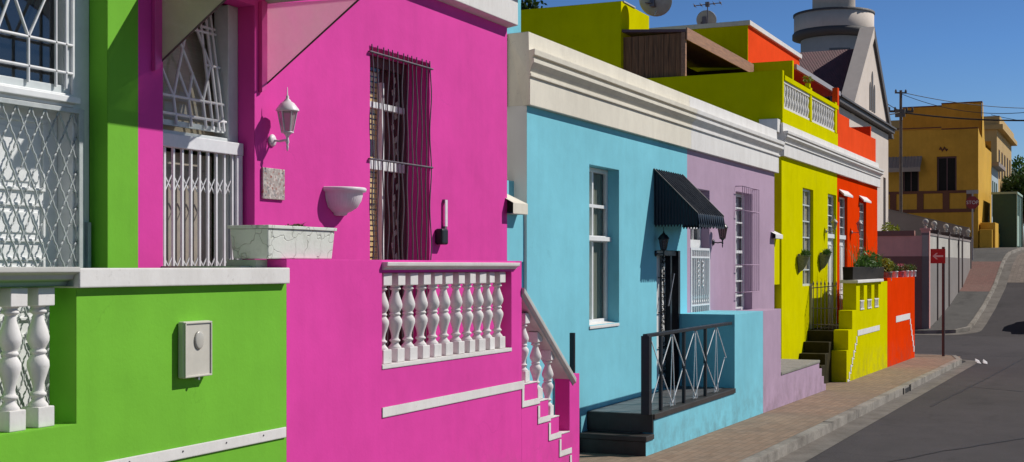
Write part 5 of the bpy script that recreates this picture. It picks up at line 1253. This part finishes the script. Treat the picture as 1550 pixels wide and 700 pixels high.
# minaret
TU = GC + 11; tv = VX(1262, TU); td = TU*math.cos(TH) + tv*math.sin(TH)
def rz_(px): return px*td/FP
zA, zB, zC_, zD = (HY-78)*td/FP, (HY-62)*td/FP, (HY-45)*td/FP, (HY-22)*td/FP
R0, R1, R2 = rz_(49), rz_(59), rz_(32)
mb = MB(); mb.lathe([(R0, G(TU)-1), (R0, zB), (.01, zB)], (TU, tv, 0), 40); mb.build('minaret_shaft', M['mosque'], mq)
mb = MB(); mb.lathe([(R0+.02, zB+.02), (R1+.10, zB+.12), (R1+.10, zB+.38), (R1+.0, zB+.5), (.01, zB+.5)], (TU, tv, 0), 48); mb.build('minaret_cornice', M['mosque_dark'], mq)
mb = MB(); mb.lathe([(R1, zB+.5), (R1, zD-.12), (R1-.2, zD-.12), (R1-.2, zB+.55)], (TU, tv, 0), 48); mb.build('minaret_balcony', M['mosque'], mq)
mb = MB(); mb.lathe([(R1+.05, zD-.12), (R1+.05, zD), (R1-.25, zD), (R1-.25, zD-.12)], (TU, tv, 0), 48); mb.build('balcony_rim', M['mosque_dark'], mq)
mb = MB(); mb.lathe([(R2, zB+.5), (R2*.97, zD+3.0), (R2*1.15, zD+3.1), (R2*1.1, zD+3.4), (R2*.9, zD+4.2), (R2*.4, zD+5.0), (.02, zD+5.4)], (TU, tv, 0), 36); mb.build('minaret_turret', M['mosque'], mq)
mb = MB(); mb.lathe([(R0+.01, zA-.9), (R0+.03, zA-.9), (R0+.03, zA-.1), (R0+.01, zA-.1)], (TU, tv, 0), 40, math.pi*1.02, math.pi*1.22); mb.build('minaret_vent', M['plum_grey'], mq)

# ================================================================ ochre house, far buildings, kiosk
och = thing('ochre_house', 'ochre two storey corner house with brown framed balcony and stepped parapet', 'house', (88, 9, 1.15))
OU = 88.0; ov0 = VX(1480, OU); ov1 = 16.5; oz = ZY(194, OU, ov0); oz2 = ZY(155, OU+3, ov0)
def pv_(x): return VX(x, OU)
def pz_(y, x): return ZY(y, OU, VX(x, OU))
mb = MB()
vs_ = sorted([ov0, pv_(1448), pv_(1418), pv_(1391), pv_(1366), ov1]); zs_ = [0, pz_(291, 1430), pz_(237, 1430), oz]
zw = [(pv_(1448), pv_(1418), pz_(291, 1432), pz_(237, 1432)), (pv_(1391), pv_(1366), pz_(291, 1378), pz_(252, 1378))]
ys_ = sorted({ov0, ov1} | {a for o in zw for a in o[:2]}); zs_ = sorted({-.5, oz} | {a for o in zw for a in o[2:]})
for i in range(len(ys_)-1):
    for j in range(len(zs_)-1):
        cy, cz = (ys_[i]+ys_[i+1])/2, (zs_[j]+zs_[j+1])/2
        if any(o[0] < cy < o[1] and o[2] < cz < o[3] for o in zw): continue
        mb.quad((OU, ys_[i], zs_[j]), (OU, ys_[i+1], zs_[j]), (OU, ys_[i+1], zs_[j+1]), (OU, ys_[i], zs_[j+1]))
for a, b, c, d in zw:
    mb.quad((OU, a, c), (OU+.3, a, c), (OU+.3, a, d), (OU, a, d)); mb.quad((OU, b, c), (OU+.3, b, c), (OU+.3, b, d), (OU, b, d)); mb.quad((OU, a, d), (OU+.3, a, d), (OU+.3, b, d), (OU, b, d)); mb.quad((OU, a, c), (OU+.3, a, c), (OU+.3, b, c), (OU, b, c))
OX = UX(1500, ov0)
mb.quad((OU, ov1, -.5), (OX, ov1, -.5), (OX, ov1, oz), (OU, ov1, oz)); mb.quad((OX, ov0, -.5), (OX, ov1, -.5), (OX, ov1, oz), (OX, ov0, oz)); mb.quad((OU, ov0, oz-.5), (OX, ov0, oz-.5), (OX, ov1, oz-.5), (OU, ov1, oz-.5))
mb.box(OU+3, OU+3.3, ov0+.05, VX(1425, OU+3), oz-.6, oz2); mb.box(OU+3.001, OU+3.3, VX(1425, OU+3)+.002, VX(1366, OU+3), oz-.6, ZY(163, OU+3, 12))
mb.build('wall', M['ochre'], och)
mb = MB(); mb.uz([(OU, -.5), (OX, -.5), (OX, oz-.8), (OU+5, oz-.8), (OU+4.4, oz-.3), (OU+3.3, oz2), (OU+3, oz2), (OU+2.6, oz-.45), (OU+.9, oz-.25), (OU, oz+.02)], ov0-.03, ov0-.002); mb.build('street_wall', M['ochre_lit'], och)
for a, b, c, d in zw:
    wnd = MB(); wnd.box(OU+.2, OU+.24, a, a+.1, c, d); wnd.box(OU+.2, OU+.24, b-.1, b, c, d); wnd.box(OU+.2, OU+.24, a+.1, b-.1, d-.1, d); wnd.box(OU+.2, OU+.24, (a+b)/2-.03, (a+b)/2+.03, c, d-.1); w_o = wnd.build('window', M['frame_brown'], och)
    MB().quad((OU+.25, a, c), (OU+.25, b, c), (OU+.25, b, d), (OU+.25, a, d)).build('pane', M['dark'], w_o)
mb = MB()
mb.box(OU-.08, OU-.003, ov0-.03, VX(1425, OU), oz-.02, oz+.05); mb.box(OU-.08, OU-.003, VX(1425, OU)+.003, ov1, oz+.10, oz+.17); mb.box(OU+2.95, OU+3.35, ov0, VX(1425, OU+3), oz2, oz2+.07); mb.box(OU+2.95, OU+3.35, VX(1425, OU+3)+.003, VX(1366, OU+3), ZY(163, OU+3, 12), ZY(163, OU+3, 12)+.07)
mb.box(OU, OU+.02, VX(1436, OU), VX(1422, OU), pz_(230, 1430), pz_(223, 1430)) if False else None
mb.build('parapet_coping', M['brown_trim'], och)
mb = MB(); bz0, bz1 = pz_(319, 1430), pz_(290, 1430)
mb.box(OU-.06, OU-.003, ov0+.2, ov1, bz0-.12, bz0+.1); mb.box(OU-.06, OU-.003, ov0+.2, ov1, bz1-.12, bz1+.05)
for x in (1468, 1432, 1393, 1352): mb.box(OU-.07, OU-.003, pv_(x)-.2, pv_(x)+.2, bz0+.1, bz1-.12)
mb.build('balcony_frame', M['brown_trim'], och)
mb = MB(); n = 24; aw0, aw1 = pv_(1396), pv_(1340); vs = []
for i in range(n + 1):
    vv = aw0 + (aw1-aw0)*i/n; h = .05*(i % 2); vs += [(OU-.005, vv, pz_(238, 1370)+h), (OU-1.0, vv, pz_(256, 1370)+h), (OU-1.02, vv, pz_(262, 1370))]
mb.add(vs, [f for i in range(n) for f in ([3*i, 3*i+1, 3*i+4, 3*i+3], [3*i+1, 3*i+2, 3*i+5, 3*i+4])]); mb.build('window_awning', M['grey_wall'], och)
mb = MB(); pts = [(OU-.03, pv_(1434-k*1.5), pz_(226+3*math.sin(k*1.6), 1430)) for k in range(9)]; mb.tube(pts, .05, 6); mb.build('wall_ornament', M['brown_trim'], och)
mb = MB(); mb.uz([(OU+.5, .5), (OU+.5, 2.75), (OU+3.0, 2.75), (OU+3.0, 2.2), (OU+5, 1.9), (OU+5, .5)], ov0-1.0, ov0-.1); mb.box(OU+.0, OU+.5, ov0-.85, ov0-.1, .5, 2.3); mb.build('stair_wall', M['ochre_lit'], och, bevel=.03)

sh_ = thing('sand_house', 'sand coloured house with heavy cornice and shuttered windows behind the ochre house', 'house', (108, 8.6, 1.4))
HU0 = 106.0; hv = VX(1509, HU0); HU1 = UX(1531, hv); hz = ZY(196, HU0, hv)
mb = MB(); mb.box(HU0, HU1, hv, hv+12, 0, hz); mb.build('wall', M['sand'], sh_)
mb = MB(); mb.box(HU0-.35, HU1+.3, hv-.45, hv+12, hz, hz+.35); mb.box(HU0-.15, HU1, hv-.2, hv+12, hz+.35, hz+1.0); mb.build('cornice', M['brown_trim'] if False else M['sand'], sh_)
for k in range(5):
    u = HU0 + 2 + (HU1-HU0-4)*k/4; mb = MB(); mb.box(u-.5, u+.5, hv-.03, hv-.003, hz-3.6, hz-1.4); f_ = mb.build('window', M['brown_trim'], sh_); MB().box(u-.4, u+.4, hv-.04, hv-.031, hz-3.5, hz-1.5).build('pane', M['dark'], f_)
pb = thing('pale_blue_shop', 'pale blue low front with dark shutter strip beside the ochre house', 'building', (99, 7.8, 1.4))
bu0 = OX + .5; bv0 = VX(1501, bu0); mb = MB(); mb.box(bu0, UX(1511, bv0), bv0, bv0+5, 0, ZY(252, bu0, bv0)); mb.build('wall', M['paleblue'], pb)
mb = MB(); mb.box(bu0-.3, UX(1511, bv0)+.2, bv0-.5, bv0+5, ZY(252, bu0, bv0), ZY(246, bu0, bv0)); mb.build('roof_slab', M['grey_wall'], pb)
for k in range(3):
    u = bu0 + .8 + k*1.6; mb = MB(); mb.box(u-.35, u+.35, bv0-.03, bv0-.003, 3.5, 6); mb.build('shutter', M['kiosk'], pb)
kk = thing('green_kiosk', 'dark green metal kiosk with pale edges standing at the top of the road', 'kiosk', (92, 6.6, G(92)))
KU = 92.0; k0, k1 = VX(1538.5, KU), VX(1502.5, KU); kt = ZY(294, KU, 6.5); kb = G(KU)-.3; kn = k0 - .0; ku1 = KU + 5.0
mb = MB(); mb.box(KU, ku1, k0, k1, kb, kt); mb.build('body', M['kiosk'], kk, bevel=.03)
mb = MB(); mb.box(KU-.08, ku1+.08, k0-.08, k1+.08, kt, kt+.14); 
for a in (KU+.03, KU+2.5, ku1-.03): mb.box(a-.06, a+.06, k0-.05, k0-.003, kb, kt)
mb.build('trim', M['kiosk_trim'], kk)
mb = MB(); mb.box(KU+.4, KU+2.2, k0-.03, k0-.003, kb+.4, kt-1.4); mb.build('door', M['kiosk_trim'], kk)
# stop sign
pu_, pv2 = 77.8, VX(1472, 77.8)
ss = thing('stop_sign', 'red octagonal stop sign on a thin grey post by the ochre house', 'sign', (pu_, pv2, G(pu_)))
cz = ZY(307, pu_, pv2); MB().tube([(pu_, pv2, G(pu_)-.05), (pu_, pv2, cz+.7)], .04, 8).build('post', M['zinc'], ss)
oc = [(.375*math.cos(R(22.5+45*k)), .375*math.sin(R(22.5+45*k))) for k in range(8)]
pn = MB().prism([(pu_-.06, pv2+a, cz+b) for a, b in oc], [(pu_-.045, pv2+a, cz+b) for a, b in oc]).build('plate', M['sign_shade'], ss)
def text(txt, size, mat, parent, loc, name):
    cu_ = bpy.data.curves.new(name, 'FONT'); cu_.body = txt; cu_.size = size; cu_.align_x = 'CENTER'; cu_.align_y = 'CENTER'; cu_.extrude = .002
    tmp = bpy.data.objects.new('tmp_text', cu_); COL.objects.link(tmp); bpy.context.view_layer.update()
    me = bpy.data.meshes.new_from_object(tmp.evaluated_get(bpy.context.evaluated_depsgraph_get())); bpy.data.objects.remove(tmp)
    me.materials.clear(); me.materials.append(mat); o = bpy.data.objects.new(name, me); COL.objects.link(o); o.parent = parent
    og = ORG[parent]; o.location = (loc[0]-og.x, loc[1]-og.y, loc[2]-og.z); o.rotation_euler = (R(90), 0, R(-90)); return o
text('STOP', .27, M['sign_white'], pn, (pu_-.064, pv2, cz), 'lettering')
mb = MB(); mb.box(pu_-.05, pu_-.03, pv2-.32, pv2+.32, cz+.50, cz+.70); mb.build('upper_plate', M['zinc'], ss)
# utility pole and cables
upu, upv = 80.5, VX(1363.5, 80.5); ut = ZY(137, upu, upv)
up = thing('utility_pole', 'tall wooden utility pole with cross arm in front of the ochre house', 'pole', (upu, upv, G(upu)))
MB().tube([(upu, upv, G(upu)-.5), (upu, upv, ut)], .105, 10, r2=.08).build('pole', M['pole_wood'], up)
mb = MB(); ax = Vector((.55, -1, 0)).normalized()
c0 = Vector((upu, upv, ut-1.25)); mb.bar(c0-ax*.75, c0+ax*.75, .12); c1 = Vector((upu, upv, ut-.15)); mb.bar(c1-ax*.35, c1+ax*.35, .08); mb.build('cross_arm', M['pole_wood'], up)
mb = MB()
for s in (-.7, -.35, .35, .7): mb.lathe([(.05, 0), (.07, .05), (.05, .10), (.07, .14), (.03, .2)], tuple(c0+ax*s+Vector((0, 0, .06))), 8)
for s in (-.3, .3): mb.lathe([(.05, 0), (.07, .05), (.03, .16)], tuple(c1+ax*s+Vector((0, 0, .04))), 8)
mb.build('insulator', M['mosque_dark'], up)
MB().box(upu-.35, upu-.16, upv-.28, upv+.28, ut-1.6, ut-1.15).build('junction_box', M['mosque_dark'], up)
def cable(a, b, sag, rr, label):
    pts = []
    for k in range(25):
        t = k/24; p = Vector(a).lerp(Vector(b), t); p.z -= sag*4*t*(1-t); pts.append(p)
    o = MB().tube(pts, rr, 5).build('overhead_cable', M['wire']); tag(o, label, 'cable'); return o
def far(x, y, u): v_ = VX(x, u); return (u, v_, ZY(y, u, v_))
cable((upu, upv, ut-1.3), far(1640, 180, 74), .25, .045, 'thick black overhead cable running right from the utility pole')
cable((upu, upv, ut-.1), far(1650, 160, 95), .5, .022, 'thin overhead cable from the pole top drooping right, upper of two')
cable((upu, upv, ut-.2), far(1650, 152, 72), .9, .018, 'thin overhead cable leaving the pole top towards the right edge, lower of two')
cable((upu, upv, ut-1.3), far(1265, 163, 62), .25, .035, 'overhead cable crossing in front of the mosque gable')
cable((upu, upv, ut-1.2), far(1340, 155, 78), .05, .022, 'short overhead cable from the pole to the mosque edge')
cable(far(1500, 174, 100), far(1640, 190, 100), .2, .02, 'faint overhead cable above the sand coloured house')

# ================================================================ unseen car, added for the shadow it casts on the road edge
def car(u, v, label):
    t = thing('shadow_car', label, 'car', (0, 0, 0)); L, Wd = 4.1, 1.66
    side = [(-2.05, .32), (-2.05, .62), (-1.95, .82), (-1.1, .92), (-.55, 1.36), (-.3, 1.43), (.9, 1.42), (1.35, 1.3), (1.75, .95), (2.02, .88), (2.05, .5), (2.0, .30)]
    b = MB(); top = lambda z: .12 if z > 1.2 else (.03 if z > .88 else .0)
    b.prism([(x, -Wd/2 + top(z), z) for x, z in side], [(x, Wd/2 - top(z), z) for x, z in side]); b.build('body', M['car'], t, bevel=.06)
    for s in (-1, 1):
        g = MB(); y = s*(Wd/2 - .075)
        g.prism([(-.85, y, .95), (-.42, y - s*.045, 1.30), (.28, y - s*.045, 1.32), (.28, y, .95)], [(-.85, y+s*.03, .95), (-.42, y - s*.015, 1.30), (.28, y - s*.015, 1.32), (.28, y+s*.03, .95)]); g.build('window', M['glass_dark'], t)
        g = MB(); g.prism([(.36, y, .95), (.36, y - s*.045, 1.32), (1.0, y - s*.045, 1.30), (1.4, y, .97)], [(.36, y+s*.03, .95), (.36, y - s*.015, 1.32), (1.0, y - s*.015, 1.30), (1.4, y+s*.03, .97)]); g.build('window', M['glass_dark'], t)
        for x in (-1.28, 1.25):
            w = MB(); w.lathe([(.16, -.09), (.27, -.09), (.30, -.06), (.30, .06), (.27, .09), (.16, .09)], (0, 0, 0), 24); o = w.build('tyre', M['black'], t, org=(0, 0, 0)); o.rotation_euler = (R(90), 0, 0); o.location = (x, s*(Wd/2-.07), .30)
            w = MB(); w.lathe([(.001, .05), (.05, .07), (.06, .04), (.155, .06), (.165, .085), (.165, -.08), (.001, -.08)], (0, 0, 0), 20); o2 = w.build('rim', M['zinc'], o, org=(0, 0, 0)); o2.location = (0, 0, 0); o2.rotation_euler = (R(180) if s > 0 else 0, 0, 0)
        h = MB(); h.sphere((-1.98, s*.55, .70), .10, 12, 8, .7); h.build('headlight', M['glass'], t)
        h = MB(); h.box(1.98, 2.06, s*.55-.14, s*.55+.14, .68, .85); h.build('tail_light', M['sign_red'], t)
    g = MB(); g.prism([(-1.10, -.66, .95), (-.58, -.60, 1.355), (-.58, .60, 1.355), (-1.10, .66, .95)], [(-1.13, -.66, .96), (-.61, -.60, 1.37), (-.61, .60, 1.37), (-1.13, .66, .96)]); g.build('windscreen', M['glass_dark'], t)
    b = MB(); b.box(-2.10, -2.0, -.75, .75, .34, .52); b.build('bumper', M['black'], t, bevel=.02)
    b = MB(); b.box(2.0, 2.10, -.75, .75, .34, .52); b.build('bumper', M['black'], t, bevel=.02)
    t.location = (u, v, GR(u)+.01); t.rotation_euler = (0, -math.atan((GR(u+1.3)-GR(u-1.3))/2.6), 0)
M['car'] = simple('silver_car_paint', (.45, .46, .48), .3, metal=.4, var=.03)
car(60.4, 2.4, 'unseen silver hatchback just right of the picture, added to shade the road')

# ================================================================ trees
def tree(name, label, u, v, zb, zt, rad, seed, mat, n=2600, leaf=.35, group=None, lobes=9):
    t = thing(name, label, 'tree', (u, v, zb), group); r = random.Random(seed); H = zt - zb
    tk = MB(); tk.tube([(u, v, zb-.2), (u+.1, v+.05, zb+H*.3), (u-.05, v+.1, zb+H*.6)], rad*.09, 9, r2=rad*.05)
    cs = []
    for k in range(lobes):
        an = 2*math.pi*k/lobes + r.uniform(-.4, .4); d = rad*r.uniform(.25, .7); zc = zb + H*r.uniform(.45, .88)
        c = Vector((u + d*math.cos(an), v + d*math.sin(an), zc)); cs.append((c, rad*r.uniform(.28, .46)))
        tk.tube([(u, v, zb+H*r.uniform(.25, .5)), ((u+c.x)/2, (v+c.y)/2, (zb+H*.4+c.z)/2), tuple(c)], rad*.035, 6, r2=rad*.012)
    cs.append((Vector((u, v, zt-rad*.35)), rad*.36))
    tk.build('trunk', M['bark'], t); lf = MB()
    for c, q in cs: leaves(lf, c, (q, q, q*.85), n//len(cs), leaf, r, shell=.3)
    for _ in range(n//8):
        c, q = r.choice(cs); leaves(lf, c, (q*1.3, q*1.3, q*1.2), 1, leaf, r, shell=.7)
    lf.build('crown', mat, t); return t
tree('broadleaf_tree', 'dark tree top just showing over the olive wall near the top edge', 42, VX(797, 42), -2.4, ZY(-6, 42, 18.5), 1.7, 4, M['leaf_dark'], 3000, .28)
tree('broadleaf_tree', 'dark bushy tree rising behind the green kiosk', 112, VX(1545, 112), 1.4, ZY(262, 112, 7), 3.2, 6, M['leaf_dark'], 4200, .42)
tree('broadleaf_tree', 'paler feathery tree behind the sand house, above the kiosk tree', 135, VX(1543, 135), 1.6, ZY(236, 135, 8), 2.6, 9, M['leaf'], 1500, .5)
tree('broadleaf_tree', 'dark tree at the right edge beyond the kiosk', 120, VX(1566, 120), 1.5, ZY(285, 120, 6), 3.0, 12, M['leaf_dark'], 2600, .42)

# ================================================================ camera, light, sky
cam = bpy.data.cameras.new('camera'); co = bpy.data.objects.new('camera', cam); COL.objects.link(co); sc.camera = co
cam.sensor_width = 36; cam.sensor_fit = 'HORIZONTAL'; cam.lens = FP/1550*36; cam.shift_y = (HY-350)/1550; cam.clip_end = 3000; cam.clip_start = .1
co.location = (0, 0, 0); co.rotation_euler = (R(90), 0, TH - R(90))
sdir = Vector((.88, -1.0, 1.18)).normalized()      # towards the sun
sun = bpy.data.lights.new('sun', 'SUN'); sun.energy = 4.25; sun.angle = R(.5); sun.color = (1.0, .955, .89)
so = bpy.data.objects.new('sun', sun); COL.objects.link(so); so.rotation_euler = sdir.to_track_quat('Z', 'Y').to_euler(); so.location = (0, 0, 30)
w = bpy.data.worlds.new('World'); sc.world = w; w.use_nodes = True; nt = w.node_tree; nt.nodes.clear()
out = nt.nodes.new('ShaderNodeOutputWorld'); bg = nt.nodes.new('ShaderNodeBackground'); sk = nt.nodes.new('ShaderNodeTexSky')
sk.sky_type = 'NISHITA'; sk.sun_disc = False; sk.sun_elevation = math.asin(sdir.z); sk.sun_rotation = math.atan2(sdir.x, sdir.y)
sk.air_density = 1.0; sk.dust_density = .2; sk.ozone_density = 3.0; sk.altitude = 0
tint = N(nt, 'ShaderNodeMix', data_type='RGBA', blend_type='MULTIPLY'); tint.inputs[0].default_value = 1
tc = N(nt, 'ShaderNodeTexCoord'); sp_ = N(nt, 'ShaderNodeSeparateXYZ'); nt.links.new(tc.outputs['Generated'], sp_.inputs[0])
ra_ = N(nt, 'ShaderNodeValToRGB'); e = ra_.color_ramp.elements
e[0].position = 0.0; e[0].color = (.93, 1.15, 1.42, 1); e[1].position = .42; e[1].color = (.36, .40, .47, 1)
x = e.new(.16); x.color = (.58, .90, 1.40, 1)
nt.links.new(sp_.outputs[2], ra_.inputs[0]); nt.links.new(sk.outputs[0], tint.inputs[6]); nt.links.new(ra_.outputs[0], tint.inputs[7])
nt.links.new(tint.outputs[2], bg.inputs[0]); bg.inputs[1].default_value = .06; nt.links.new(bg.outputs[0], out.inputs[0])
sc.view_settings.view_transform = 'Standard'; sc.view_settings.look = 'None'; sc.view_settings.exposure = 0; sc.view_settings.gamma = 1
sc.render.engine = 'CYCLES'
